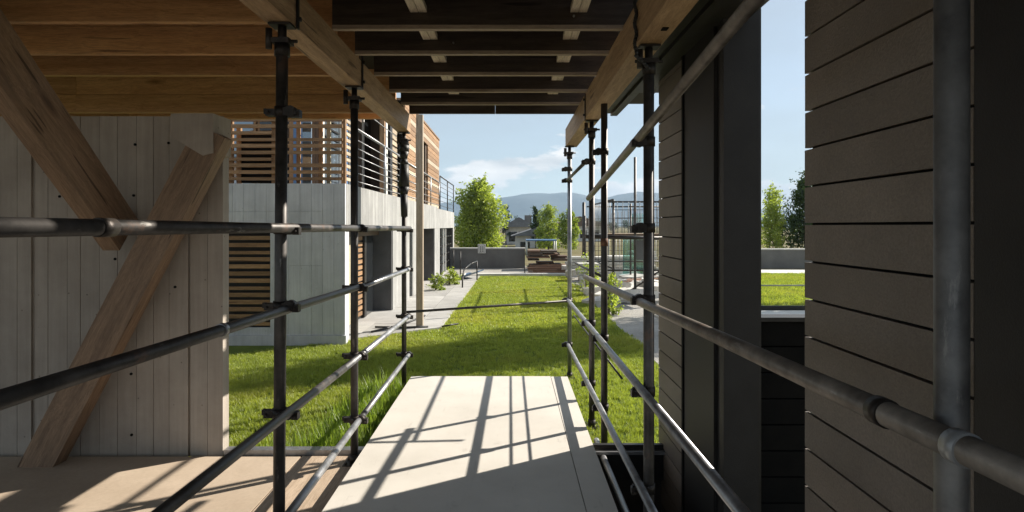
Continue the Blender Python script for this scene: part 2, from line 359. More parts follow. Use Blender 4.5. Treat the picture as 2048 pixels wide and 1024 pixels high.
A = [g.bm.verts.new((x, y, z)) for x, y in c]; B = [g.bm.verts.new((x, y, PZ)) for x, y in c]
g.bm.faces.new(B)
for i in range(4): g.bm.faces.new((A[i], A[(i + 1) % 4], B[(i + 1) % 4], B[i]))
tag(g.build('excavation', 'pit'), kind='structure')
sheet('lawn', [(-12, 2.0, PY1, 22.6)], GZ - .006, 'lawn')
sheet('side_lawn', [(5.2, 22, 13.5, 25.0)], GZ - .004, 'lawn')
sheet('site_ground', [(2.0, 5.2, 4.74, 27.5)], GZ - .004, 'site')

# mountains
def ridge():
    nx, ny = 150, 26; X = np.linspace(-1900, 2300, nx); Y = np.linspace(2000, 3000, ny)
    prof = [(-1900, 40), (-700, 60), (-250, 86), (-60, 100), (40, 116), (90, 119), (170, 118), (230, 121), (300, 112), (360, 96), (430, 112), (520, 126), (600, 118), (760, 86), (1000, 62), (1500, 45), (2300, 30)]
    px = [p[0] for p in prof]; pz = [p[1] for p in prof]
    vs = []
    for j, y in enumerate(Y):
        t = (y - 2000) / 1000; env = math.sin(min(1, t / .55) * math.pi / 2) ** 1.3 if t < .55 else 1 - .6 * (t - .55) / .45
        for x in X:
            h = np.interp(x, px, pz) * 1.17
            n = 9 * math.sin(x / 63 + y / 71) + 6 * math.sin(x / 27 - y / 55) + 4 * math.sin(x / 13 + y / 17 + 1)
            vs.append((x, y, GZ - 1 + max(0, h * env + n * env * (1 - env * .8))))
    fs = [(j * nx + i, j * nx + i + 1, (j + 1) * nx + i + 1, (j + 1) * nx + i) for j in range(ny - 1) for i in range(nx - 1)]
    me = bpy.data.meshes.new('mountains'); me.from_pydata(vs, [], fs); me.materials.append(MAT['mountain'])
    for p in me.polygons: p.use_smooth = True
    tag(link(bpy.data.objects.new('mountains', me)), kind='structure')
ridge()

# ------------------------------------------------------------------ deck and floor we stand on
deck = tag(link(bpy.data.objects.new('deck', None), Matrix.Translation((-.23, 2, 0))), kind='structure')
for y0, y1 in ((-1.0, 2.9), (2.903, 6.5)):
    box('deck_panel', (-1.06, y0, -.10), (.420, y1, 0), 'deck', deck, .006)

box('edge_board', (.425, -1.0, -.10), (.60, 6.48, .001), 'deck', deck, .006)
for x in (-.95, -.2, .52):
    box('bearer', (x - .05, -1.0, -.30), (x + .05, 6.40, -.102), 'blackmetal', deck, .003)
floor = tag(link(bpy.data.objects.new('floor', None), Matrix.Translation((-3.5, 2, FZ))), kind='structure')
for x0, x1 in ((-3.86, -1.57), (-6.5, -3.864)):
    for y0, y1 in ((-4.0, 1.2), (1.203, 4.55)): box('floor_panel', (x0, y0, FZ - .03), (x1, y1, FZ), 'plywood', floor, .003)
for x0, x1 in ((-1.555, -1.335), (-1.30, -1.085)):
    box('plank', (x0, -4.0, FZ - .04), (x1, 4.55, FZ + .004), 'plank', floor, .004)
for y in (.2, 1.6, 3.0, 4.4): box('floor_joist', (-6.5, y - .04, FZ - .25), (-1.09, y + .04, FZ - .042), 'joist', floor, .003)
box('floor_slab', (-1.08, -4, -.34), (3.4, -1.01, -.002), 'paving', floor, .003)

k = thing('edge_rail', (-1.9, 4.63, FZ), 'long steel edge angle where the plywood floor meets the lawn', 'edge rail')
box('upstand', (-2.16, 4.60, FZ - .16), (-1.07, 4.64, FZ - .012), 'blackmetal', k)
box('capping', (-2.16, 4.585, FZ - .010), (-1.07, 4.665, FZ + .035), 'steel', k, .006)
k = thing('edge_rail', (.9, 4.6, FZ), 'short steel edge angle between the deck and the dark cladding', 'edge rail')
box('upstand', (.62, 4.66, FZ - .22), (1.55, 4.70, FZ + .048), 'blackmetal', k)
box('capping', (.62, 4.61, FZ - .01), (1.55, 4.658, FZ + .012), 'steel', k, .006)

# ------------------------------------------------------------------ concrete wall on the left
cw = thing('concrete_wall', (-4, 4.67, FZ), 'board marked grey concrete wall behind the two timber braces', 'wall')
WT = 2.43
box('core', (-6.6, 4.635, FZ - .03), (-2.183, 4.72, WT - .003), 'concrete', cw)
edges = [-2.18]
random.seed(3)
while edges[-1] > -6.55: edges.append(edges[-1] - random.choice((.098, .118, .128, .136, .145)))
j1, j2 = -2.43, -3.615
for a, b in zip(edges[:-1], edges[1:]):
    x1, x0 = a, b + .0032
    for jj, wd in ((j1, .012), (j2, .03)):
        if x0 < jj < x1:
            if x1 - jj > jj - x0: x0 = jj + wd / 2
            else: x1 = jj - wd / 2
    if x1 - x0 > .02:
        d = random.uniform(0, .0035)
        box('board', (x0, 4.612 + d, FZ - .025), (x1, 4.634, WT), 'concrete', cw, .0015)
for px, py in ((119, 393), (270, 289), (267, 391), (337, 286), (230, 518), (262, 748), (263, 870), (350, 574)):
    x = (px - 1022) / 1220 * 4.61; zz = 1.6 - (py - 452) / 1220 * 4.61
    tube('tie_hole', (x, 4.607, zz), (x, 4.63, zz), .010, 'void', cw, 10)
cap = thing('corner_block', (-2.2, 4.5, 2.05), 'chamfered concrete block at the top corner above the lower brace', 'block')
bm_ = MB(); pts = [(-2.415, 2.40), (-2.115, 2.40), (-2.115, 2.12), (-2.19, 2.10), (-2.415, 2.235)]
A = [bm_.bm.verts.new((x, 4.33, zz)) for x, zz in pts]; B = [bm_.bm.verts.new((x, 4.608, zz)) for x, zz in pts]
bm_.bm.faces.new(A); bm_.bm.faces.new(B[::-1])
for i in range(5): bm_.bm.faces.new((A[i], B[i], B[(i + 1) % 5], A[(i + 1) % 5]))
bm_.build('block_body', 'concrete', cap, (-2.26, 4.45, 2.2), .004)

def inclined(name, a, b, h, y0, y1, mat, label, cat):
    """timber lying in a plane of constant y, from a=(x,z) to b=(x,z), face height h"""
    a = Vector((a[0], 0, a[1])); b = Vector((b[0], 0, b[1])); d = b - a; L = d.length
    ang = math.atan2(d.z, d.x)
    M = Matrix.Translation(((a + b) / 2 + Vector((0, (y0 + y1) / 2, 0)))) @ Matrix.Rotation(-ang, 4, 'Y')
    o = bpy.data.objects.new(name, bmesh_box((L, y1 - y0, h), mat, .007)); link(o, M); return tag(o, label, cat)
def P(px, py, Y): return ((px - 1022) / 1220 * Y, 1.6 - (py - 452) / 1220 * Y)
a_ = Vector((-2.87, 3.08, 2.845)); b_ = Vector((-2.87, 4.485, 1.538))
M_ = Matrix.Translation((a_ + b_) / 2) @ Matrix.Rotation(R(90), 4, 'Z') @ Matrix.Rotation(math.atan2(1.34, 1.44), 4, 'Y')
tag(link(bpy.data.objects.new('timber_brace', bmesh_box(((b_ - a_).length, .12, .31), 'brace', .007)), M_), 'long diagonal timber brace coming down from the ceiling at far left', 'brace')
inclined('timber_brace', P(64, 950, 4.36), P(424, 262, 4.36), .225, 4.345, 4.480, 'brace', 'diagonal timber brace leaning from the floor up to the corner block', 'brace')

# ------------------------------------------------------------------ ceilings
lc = thing('timber_ceiling', (-4, 4, 2.8), 'warm brown timber ceiling of stacked planks over the left bay', 'ceiling')
for Y in (1.78, 2.38, 2.98, 3.58, 4.25, 4.85, 6.45, 6.82):
    hb = 2.80 if Y != 5.62 else 2.86
    random.seed(int(Y * 100))
    for x0, x1 in ((-7.5, -4.3 + random.uniform(-.5, .5)), (None, -1.222)):
        if x0 is None: x0 = lastx + .003
        lastx = x1
        e = -.22 if (Y > 6.8 and x1 > -2) else 0
        b = box('plank', (x0, Y, hb), (x1 + e, Y + .05, hb + .19), 'glulamX', lc, .004)
        box('plank', (x0, Y + .004, hb + .193), (x1 + e, Y + .05, hb + .46), 'glulamX', lc, .004)
box('roof_board', (-7.6, -1.6, 3.265), (-1.2, 6.95, 3.30), 'roofdeck', lc)
box('end_block', (-1.36, 6.60, 2.80), (-1.225, 6.83, 2.93), 'blackmetal', lc)

cr = thing('canopy_roof', (-.2, 4, 2.8), 'dark joisted canopy roof over the pale deck', 'roof')
JY = [1.41, 1.99, 2.57, 3.15, 3.70, 4.24, 4.83, 5.43, 6.0]
for i, Y in enumerate(JY):
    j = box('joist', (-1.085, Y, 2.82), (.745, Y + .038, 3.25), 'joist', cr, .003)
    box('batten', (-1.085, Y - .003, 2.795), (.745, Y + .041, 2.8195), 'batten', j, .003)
    y2 = JY[i + 1] if i + 1 < len(JY) else 6.50
    for x in (-.56, .41):
        for dx in (-.026, .026):
            box('nogging', (x + dx - .024, Y + .052, 2.895), (x + dx + .024, y2 - .002, 2.93), 'strap', cr, .003)
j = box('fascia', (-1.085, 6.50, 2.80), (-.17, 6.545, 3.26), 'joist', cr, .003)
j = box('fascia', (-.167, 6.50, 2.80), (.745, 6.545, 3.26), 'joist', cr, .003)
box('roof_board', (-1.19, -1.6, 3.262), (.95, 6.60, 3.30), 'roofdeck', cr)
for x, Y in ((.38, 3.695), (-.4, 4.236)): tube('screw', (x, Y, 2.87), (x, Y - .012, 2.87), .007, 'steel', cr, 8)

lb = tag(box('timber_beam', (-1.217, -1.7, 2.61), (-1.09, 6.62, 2.80), 'timberY', None, .006), 'long timber beam over the left row of scaffold posts', 'beam')
rb = tag(box('timber_beam', (.68, -1.7, 2.585), (.82, 7.62, 2.81), 'timberY', None, .006), 'long timber beam on the right ending beyond the canopy edge', 'beam')
box('bolt_hole', (.752, 3.02, 2.580), (.782, 3.065, 2.588), 'void', rb, .002)
# beam hangers
for (X, Y, z0, z1, lab) in ((-1.083, 3.10, 2.60, 2.98, 'black hanger strap on the left beam above the nearest left post'),
                            (-1.083, 4.45, 2.60, 2.84, 'short black hanger strap on the left beam above the middle post'),
                            (.673, 5.55, 2.56, 2.80, 'black hanger strap on the right beam near its far end')):
    k = thing('hanger_strap', (X, Y, z0), lab, 'hanger')
    box('strap', (X - .004, Y - .014, z0), (X + .004, Y + .014, z1), 'blackmetal', k, .002)
    s = -1 if X > 0 else 1
    tube('bolt', (X, Y, z1 - .05), (X + s * .018, Y, z1 - .05), .012, 'coupler', k, 6)
    tube('bolt', (X, Y, z0 + .05), (X + s * .018, Y, z0 + .05), .012, 'coupler', k, 6)
# rope on the near right post
rp_ = MB(); pts = [Vector((.668 + .006 * math.sin(i * 1.3), 3.27 + .004 * math.cos(i * 1.3), 2.98 - i * .022)) for i in range(22)]
for a, b in zip(pts[:-1], pts[1:]): rp_.tube(a, b, .011, .009, 8)
last = pts[-1]
for i in range(6): rp_.tube((.665 + .014 * i, 3.27 + .004 * i, last.z - .012 * i), (.665 + .014 * (i + 1), 3.27 + .004 * (i + 1), last.z - .012 * (i + 1)), .010, .010, 8)
tag(rp_.build('rope', 'rubber', None, (.67, 3.27, 2.5)), 'dark rope hanging down the inner side of the right beam', 'rope')

# dark soffit channel right of the right beam
so = thing('soffit_channel', (1, 3, 2.7), 'black stepped soffit channel between the right beam and the cladding', 'soffit')
for x0, x1, z0, ye in ((.823, .90, 2.70, 6.15), (.903, .99, 2.725, 6.10), (.993, 1.06, 2.70, 6.10), (1.063, 1.30, 2.735, 5.2)):
    box('soffit_strip', (x0, -1.6, z0), (x1, ye, z0 + .05), 'blackmetal', so, .003)
box('soffit_lid', (.823, -1.6, 2.80), (1.30, 6.0, 2.86), 'roofdeck', so)

# ------------------------------------------------------------------ dark cladded wall on the right
WX = 1.165
rw = thing('clad_wall', (WX + .1, 3.5, 0), 'dark wall of wide horizontal cladding boards on the right', 'wall')
BH = .1475
def boards(y0, y1, zlo, zhi, ph, mat='cladding'):
    z = zlo + ph - BH
    while z < zhi:
        a, b = max(zlo, z), min(zhi, z + BH - .009)
        if b - a > .02:
            d = random.uniform(0, .0015)
            box('board', (WX - d, y0, a), (WX + .022, y1, b), mat, rw, .003)
        z += BH
random.seed(11)
boards(4.10, 4.81, -1.3, 2.83, .02)
boards(1.535, 2.417, -1.3, 3.4, .11)
box('backing', (WX + .024, 4.09, -1.3), (WX + .16, 4.80, 2.82), 'void', rw)
box('backing', (WX + .024, 1.40, -1.3), (WX + .05, 2.405, 3.4), 'void', rw)
box('dark_panel', (WX - .012, 3.47, -1.3), (WX + .17, 4.06, 3.4), 'darkpanel', rw, .004)
box('corner_trim', (WX - .02, 4.062, -1.3), (WX + .1, 4.098, 2.83), 'void', rw, .003)
box('reveal_strip', (WX + .008, 3.40, -1.3), (WX + .165, 3.466, 3.4), 'darkpanel', rw, .003)
box('jamb_column', (WX - .004, 3.33, -1.3), (WX + .19, 3.397, 3.4), 'darkpanel', rw, .004)
box('jamb_edge', (WX + .192, 3.34, -1.3), (WX + .205, 3.41, 3.4), 'blackmetal', rw, .003)
box('end_trim', (WX - .006, 1.50, -1.3), (WX + .02, 1.522, 3.4), 'steel', rw, .003)
box('end_panel', (WX - .03, -1.0, -1.3), (WX + .15, 1.494, 3.4), 'darkpanel', rw, .004)
lw = thing('low_wall', (1.7, 3.9, -1), 'low black boarded wall below the narrow window opening', 'wall')
z = -1.3; 
while z < 1.02:
    box('board', (WX + .21, 3.46, z), (2.6, 3.50, min(z + .140, 1.06)), 'void', lw, .003); z += .148
box('coping', (WX + .207, 3.43, 1.062), (2.6, 3.56, 1.085), 'blackmetal', lw, .004)
box('backing', (WX + .207, 3.502, -1.3), (2.6, 3.55, 1.06), 'void', lw)

# ------------------------------------------------------------------ scaffold posts and rails
def coupler_mesh(side):
    m = MB()
    m.tube((0, 0, -.030), (0, 0, .030), .040, n=14)                        # band round the post
    m.box((.020 * side, -.036, -.026), (.080 * side, .036, .022))           # saddle body
    m.tube((.055 * side, -.030, 0), (.055 * side, .030, 0), .034, n=14)    # band round the rail
    m.box((-.085, -.022, -.024), (-.030, .034, .016)); m.box((-.100, -.008, -.012), (-.084, .022, .020))
    m.box((.075 * side, -.026, -.034), (.110 * side, .020, .010)); m.tube((-.07, -.040, -.004), (-.07, .05, -.004), .009, n=6)
    m.tube((.092 * side, -.045, -.014), (.092 * side, .03, -.014), .009, n=6)
    return m.mesh('coupler', 'coupler', .003)
CPL = {1: coupler_mesh(1), -1: coupler_mesh(-1)}
def post(x, y, z0, z1, r, mat, label, clamps, side, lean=0, base=True, head=True):
    t = thing('scaffold_post', (x, y, z0), label, 'scaffold post', 'scaffold posts beside the deck')
    tube('tube', (x, y, z0), (x + lean, y, z1 - (.10 if head else 0)), r, mat, t)
    if base:
        m = MB(); m.box((x - .07, y - .07, z0), (x + .07, y + .07, z0 + .008)); m.tube((x, y, z0), (x, y, z0 + .07), r * 1.28, n=14)
        for sx in (-1, 1):
            for sy in (-1, 1): m.tube((x + sx * .05, y + sy * .05, z0 + .006), (x + sx * .05, y + sy * .05, z0 + .028), .010, n=6)
        m.build('base_plate', 'coupler', t, (x, y, z0))
    if head:
        m = MB(); hx = x + lean; m.tube((hx, y, z1 - .16), (hx, y, z1 - .10), r * 1.3, n=14); m.tube((hx, y, z1 - .13), (hx, y, z1 - .01), r * .75, n=12)
        m.box((hx - .055, y - .045, z1 - .012), (hx + .055, y + .045, z1 - .002)); m.tube((hx - .075, y, z1 - .085), (hx + .075, y, z1 - .085), .009, n=8)
        m.box((hx - .045, y - .04, z1 - .10), (hx + .045, y + .04, z1 - .075))
        m.tube((hx - .055, y - .03, z1 - .13), (hx - .055, y - .03, z1 - .03), .017, n=8)
        m.build('fork_head', 'coupler', t, (hx, y, z1))
    for zc in clamps:
        f = (zc - z0) / (z1 - z0)
        link(bpy.data.objects.new('coupler', CPL[side]), Matrix.Translation((x + lean * f, y, zc)) @ Matrix.Diagonal((.88, .88, .85, 1)), t)
    return t
LX, RX = -1.15, .752
post(LX - .012, 3.05, FZ, 2.608, .029, 'darksteel', 'dark steel scaffold post nearest on the left, in front of the slatted house', [2.17, 1.585, 1.20, .665], 1, .018)
post(LX + .015, 4.42, FZ, 2.608, .027, 'darksteel', 'middle post of the left row, standing at the edge of the deck', [1.585, 1.155, .66, .2], 1)
p3 = post(LX, 6.56, GZ, 2.608, .026, 'darksteel', 'farthest post of the left row with a black wrapped head', [1.56, 1.14, .63, .22], 1)
m = MB(); zs = [2.54, 2.47, 2.40, 2.32, 2.26, 2.02, 1.94, 1.70]; rs = [.032, .055, .055, .034, .048, .060, .040, .036]
for i in range(7): m.tube((LX + .003 * math.sin(i * 2), 6.56, zs[i]), (LX + .003 * math.sin(i * 2 + 2), 6.56, zs[i + 1]), rs[i], rs[i + 1], 12)
m.build('wrapping', 'rubber', p3, (LX, 6.56, 2.2))
# posts of the right row
post(.762, 1.055, -1.3, 3.05, .0262, 'galv_dark', 'blurred galvanised scaffold post closest to the camera at far right', [], -1, base=False, head=False)
post(RX, 3.33, -1.3, 2.583, .029, 'darksteel', 'thick dark scaffold post standing against the edge of the cladding', [2.06, 1.59, 1.20, .70, .17], -1, base=False)
p5 = post(RX, 4.92, GZ, 2.583, .027, 'darksteel', 'right hand one of the close pair of posts, with a rust coloured band', [2.20, .70, .14], -1, base=False, head=False)
tube('rust_band', (RX, 4.92, 1.44), (RX, 4.92, 1.50), .030, 'rust', p5)
post(RX, 5.68, GZ, 2.583, .027, 'darksteel', 'left hand one of the close pair of posts under the right beam', [2.20, .70, .14], -1)
post(.72, 7.50, GZ, 2.583, .026, 'steel', 'slim light post under the far tip of the right beam', [2.30, 2.16, .69, .145], -1)

def rail(pts, r, mat, label, sleeves=()):
    a, b = Vector(pts[0]), Vector(pts[1])
    t = thing('scaffold_rail', (a + b) / 2, label, 'scaffold rail', 'scaffold rails beside the deck')
    tube('tube', a, b, r, mat, t)
    for s, L, m in sleeves:
        c = a.lerp(b, s); d = (b - a).normalized() * L / 2
        tube('sleeve', c - d, c + d, r * 1.16, m, t)
    return t
lx = LX + .055; 
rail(((lx, .7, 1.60), (lx, 6.6, 1.575)), .0225, 'darksteel', 'top rail of the left row, level with the eye', [(.16, .06, 'coupler')])
rail(((lx - .03, .5, 1.235), (lx - .01, 4.44, 1.158)), .0225, 'darksteel', 'second rail of the left row, crossing the lower brace', [(.47, .03, 'steel')])
rail(((lx, 4.40, 1.155), (lx, 6.6, 1.135)), .021, 'steel', 'far piece of the second left rail, from middle to farthest post')
rail(((lx, .6, .725), (lx, 4.0, .664)), .0225, 'darksteel', 'third rail of the left row, dark, rising from bottom left corner')
rail(((lx, 3.98, .664), (lx, 6.6, .63)), .0222, 'steel', 'far bright piece of the third left rail')
rail(((lx, 2.2, .17), (lx, 4.45, .20)), .0225, 'steel', 'lowest rail of the left row between nearest and middle post')
rail(((lx, 4.42, .20), (lx, 6.6, .22)), .0215, 'steel', 'lowest rail of the left row between middle and farthest post')
rx = RX - .055
rail(((rx, .3, 1.275), (rx, 5.75, 1.12)), 0.0235, 'worn', 'worn top guard rail of the right row running past the near galvanised post', [(.118, .03, 'galv'), (.155, .035, 'coupler')])
rail(((rx, .7, .745), (rx, 7.56, .69)), .0225, 'steel', 'middle rail of the right row running to the slim far post')
rail(((rx, 1.5, .215), (rx, 7.56, .145)), .0225, 'steel', 'lower rail of the right row beside the deck')
rail(((rx, 1.5, -.11), (rx, 4.98, -.15)), .0225, 'steel', 'lowest rail of the right row over the dark pit')
rail(((rx - .005, 1.2, 2.30), (rx - .005, 5.45, 1.848)), .0235, 'worn', 'slanting rail passing high across the cladding under the right beam')
rail(((rx, 5.60, 2.20), (rx - .01, 7.56, 2.16)), .018, 'darksteel', 'short high rail between the pair of posts and the far post')
rail(((LX, 6.62, .665), (.74, 7.43, .69)), .014, 'darksteel', 'thin dark bar crossing in front of the lawn beyond the deck')
rail(((.81, 5.5, 1.15), (.80, 7.56, 1.14)), .013, 'darksteel', 'thin rail added outside the far right posts to shadow the deck')  # added for the lengthwise shadow line it casts on the deck
for zz, lab in ((.50, 'lower thin wire added outside the far right posts to shadow the deck'), (.60, 'upper thin wire added outside the far right posts to shadow the deck')):
    rail(((.80, 4.4, zz), (.78, 7.56, zz - .01)), .008, 'darksteel', lab)  # pair of wires added only to draw fine shadow stripes on the deck
rail(((.70, 5.74, 1.50), (1.60, 5.78, 1.48)), .018, 'darksteel', 'short cross tube at eye level right of the pair of posts')

# ------------------------------------------------------------------ concrete house on the left
HX, HY = -2.61, 9.6
ho = thing('concrete_house', (-5, 15, GZ), 'grey concrete house with wooden slat screens and upper balcony', 'house')
random.seed(5)
PW = .1775
def vseam(x0, x1, z0, z1, seam=None):
    zz = [z0] + ([seam] if seam else []) + [z1]
    for a, b in zip(zz[:-1], zz[1:]):
        box('panel', (x0 + .0018, HY - random.uniform(0, .003), a + .002), (x1 - .0018, HY + .06, b - .001), 'concrete_house', ho, .002)
for i in range(20):
    x1 = HX - i * PW; x0 = x1 - PW
    vseam(x0, x1, 1.60, 2.27, 1.83 if i > 1 else None)
    if i < 5: vseam(x0, x1, -.12, 1.60, .98 if i in (2, 3, 4) else None)
vseam(-3.79, HX - 5 * PW, -.12, 1.60)
for x0, x1 in ((-4.45, -3.79), (-5.3, -4.45)): vseam(x0, x1, -.12, .0)
box('plinth', (-6.2, HY - .03, GZ - .05), (HX + .02, HY + .08, -.122), 'concrete_house', ho, .006)
box('wall_core', (-3.78, HY + .062, GZ), (HX - .02, HY + .30, 2.25), 'concrete_house', ho)
box('dark_room', (-6.2, HY + .4, GZ), (-3.78, HY + .45, 2.2), 'void', ho)
box('band_core', (-6.2, HY + .062, 1.62), (HX - .262, HY + .30, 2.25), 'concrete_house', ho)
sw = box('window_frame', (-5.4, HY + .10, -.03), (-3.785, HY + .13, 1.6), 'blackmetal', ho)
for i in range(14):
    z = .03 + i * .1125
    box('slat', (-5.4, HY + .02, z), (-3.80, HY + .06, z + (.064 if i % 5 else .05)), 'slatX', ho, .004)
# floor slab and eastern parapet band
box('floor_slab', (-6.2, HY + .302, 1.66), (HX - .262, 28, 2.2), 'concrete_house', ho)
ys = [HY + .064, 12.0, 14.4, 16.8, 19.2, 21.6, 24.0, 26.4, 28.0]
for a, b in zip(ys[:-1], ys[1:]):
    box('parapet_panel', (HX - .25, a + .004, 1.52), (HX, b - .004, 2.27 if a < 21.5 else 2.22), 'concrete_board', ho, .004)
# ground floor wall pieces on the east side
for a, b in ((13.5, 15.7), (16.2, 17.4), (20.9, 22.4), (27.5, 28.0)):
    box('pier', (HX - .25, a, GZ), (HX - .004, b, 1.517), 'concrete_board', ho, .004)
box('inner_wall', (-6, HY + .3, GZ), (HX - .62, 27.9, 1.65), 'void', ho)
# first recess: mesh screens, slatted door
box('screen_panel', (HX - .40, 9.95, GZ + .05), (HX - .36, 10.25, 1.40), 'mesh_cream', ho)
box('screen_panel', (HX - .40, 10.65, GZ + .05), (HX - .36, 11.35, 1.40), 'mesh_cream', ho)
box('lintel', (HX - .42, 9.95, 1.402), (HX - .30, 13.45, 1.516), 'brownpanel', ho)
d = box('door', (HX - .44, 11.45, GZ + .03), (HX - .40, 13.2, 1.40), 'blackmetal', ho)
for i in range(14): box('slat', (HX - .398, 11.6, GZ + .09 + i * .115), (HX - .375, 12.25, GZ + .165 + i * .115), 'slatY', d, .004)
box('door_stile', (HX - .40, 12.3, GZ + .03), (HX - .34, 12.46, 1.40), 'blackmetal', ho)
box('door_leaf', (HX - .395, 12.5, GZ + .03), (HX - .37, 13.15, 1.40), 'darkglass', ho)
box('reveal', (HX - .60, 13.43, GZ), (HX - .02, 13.497, 1.51), 'darkreveal', ho)
box('narrow_window', (HX - .15, 15.71, GZ + .02), (HX - .12, 16.19, 1.515), 'darkglass', ho)
for i in range(11): box('louvre', (HX - .115, 15.72, GZ + .1 + i * .15), (HX - .06, 16.18, GZ + .13 + i * .15), 'blackmetal', ho, 0)
box('entrance_panel', (HX - .5, 17.4, GZ), (HX - .45, 20.8, 1.51), 'brownpanel', ho)
box('reveal', (HX - .60, 20.83, GZ), (HX - .02, 20.897, 1.51), 'darkreveal', ho)
gz = box('glazing', (HX - .16, 22.41, GZ + .02), (HX - .13, 27.49, 1.515), 'darkglass', ho)
for i in range(7):
    y = 22.45 + i * .82
    box('mullion', (HX - .125, y, GZ + .02), (HX - .05, y + .08, 1.515), 'white' if i in (2, 3) else 'blackmetal', gz)
for z in (.1, .45, .8, 1.15): box('transom', (HX - .122, 22.5, z), (HX - .07, 27.4, z + .04), 'blackmetal', gz, 0)
# upper storey, front: balcony screen of timber slats with a room behind
box('upper_wall', (-6.2, 11.0, 2.27), (-3.55, 11.06, 4.4), 'brownpanel', ho)
for x0, x1, mt in ((-5.0, -4.62, 'glass'), (-4.5, -3.98, 'darkglass'), (-3.9, -3.62, 'bluepaint')):
    wn = box('window', (x0, 10.93, 2.32), (x1, 10.96, 4.1), mt, ho)
    box('window_frame', (x0 - .04, 10.94, 2.3), (x0, 10.995, 4.12), 'slatZ', wn); box('window_frame', (x1, 10.94, 2.3), (x1 + .04, 10.995, 4.12), 'slatZ', wn)
bw = box('window', (-4.40, 9.95, 2.30), (-3.86, 9.97, 3.14), 'void', ho)
box('window_frame', (-4.47, 9.93, 2.29), (-4.40, 9.99, 3.2), 'slatZ', bw); box('window_frame', (-3.86, 9.93, 2.29), (-3.79, 9.99, 3.2), 'slatZ', bw)
for x, mt in ((-4.62, 'slatZ'), (-3.44, 'slatZ'), (-3.30, 'glass'), (-3.08, 'slatZ'), (-2.95, 'mesh_cream')):
    box('screen_upright', (x - (.07 if mt == 'glass' else .03), 9.86, 2.28), (x + (.07 if mt == 'glass' else .03), 9.90, 3.6), mt, ho)
for i in range(13):
    z = 2.325 + i * .1035
    box('slat', (-5.2, HY + .05, z), (-3.79 if i % 4 == 3 else -2.665, HY + .09, z + .046 + .006 * (i % 3)), 'slatX', ho, .004)
for x in (-4.46, -3.77, -2.665): box('screen_post', (x - .035, HY + .093, 2.275), (x + .035, HY + .15, 3.65), 'slatZ', ho)
for i in range(11):
    z = 2.33 + i * .1035
    box('side_slat', (HX - .055, HY + .16, z), (HX - .02, 10.25, z + .05), 'bleachedY', ho, .004)
# upper storey, east: setback wall with glass, then a timber clad volume
box('setback_wall', (-3.56, 11.062, 2.27), (-3.50, 15.2, 4.4), 'brownpanel', ho)
for y0, y1, mt in ((11.1, 12.2, 'glass'), (12.25, 12.9, 'bluepaint'), (13.0, 14.1, 'brownpanel'), (14.15, 15.0, 'darkglass')):
    b = box('glazed_door', (-3.48, y0, 2.30), (-3.45, y1, 4.2), mt, ho)
    box('door_frame', (-3.455, y0 - .02, 2.3), (-3.41, y0 + .05, 4.2), 'white', b)
    if mt == 'glass':
        for i in range(7): box('blind_slat', (-3.445, y0 + .06, 3.1 + i * .16), (-3.42, y1 - .02, 3.13 + i * .16), 'blackmetal', b, 0)
box('balcony_post', (-2.80, 13.0, 2.27), (-2.70, 13.12, 4.4), 'slatZ', ho)
box('balcony_post', (-2.80, 13.4, 2.27), (-2.74, 13.55, 4.4), 'white', ho)
box('balcony_post', (-2.82, 13.75, 2.27), (-2.72, 14.0, 4.4), 'blackmetal', ho)
for i in range(15):
    box('siding_slat', (-2.86, 14.05, 2.29 + i * .14), (-2.82, 15.19, 2.39 + i * .14), 'bleachedY', ho, .004)
box('siding_back', (-2.90, 14.05, 2.28), (-2.862, 15.19, 4.4), 'brownpanel', ho)
box('upper_roof', (-6.2, 10.9, 4.402), (-3.0, 15.18, 4.55), 'blackmetal', ho)
vol0, vol1 = 15.2, 22.4
box('volume_core', (-6.0, vol0, 2.21), (HX - .36, vol1 - .01, 4.70), 'brownpanel', ho)
for i in range(18):
    z = 2.235 + i * .1385
    segs = [(vol0, vol1)] if z > 4.15 else [(vol0, 16.9), (19.4, vol1)]
    for a, b in segs: box('cladding_board', (HX - .075, a, z), (HX - .03, b, z + .125), 'slatY' if (i * 7) % 5 else 'bleachedY', ho, .005)
for a, b in ((vol0, 16.9), (19.4, vol1)): box('cladding_back', (HX - .35, a + .01, 2.21), (HX - .078, b - .01, 4.16), 'void', ho)
box('cladding_back', (HX - .35, vol0 + .01, 4.162), (HX - .078, vol1 - .01, 4.72), 'void', ho)
box('roof_edge', (-6.1, vol0 - .03, 4.735), (HX - .01, vol1 + .03, 4.79), 'slatY', ho)
lw_ = box('loggia_window', (HX - .34, 16.95, 2.3), (HX - .31, 19.35, 4.1), 'darkglass', ho)
box('window_frame', (HX - .308, 18.2, 2.3), (HX - .25, 18.3, 4.1), 'white', lw_)
box('loggia_side', (HX - .345, 19.2, 2.25), (HX - .082, 19.395, 4.15), 'brownpanel', ho)
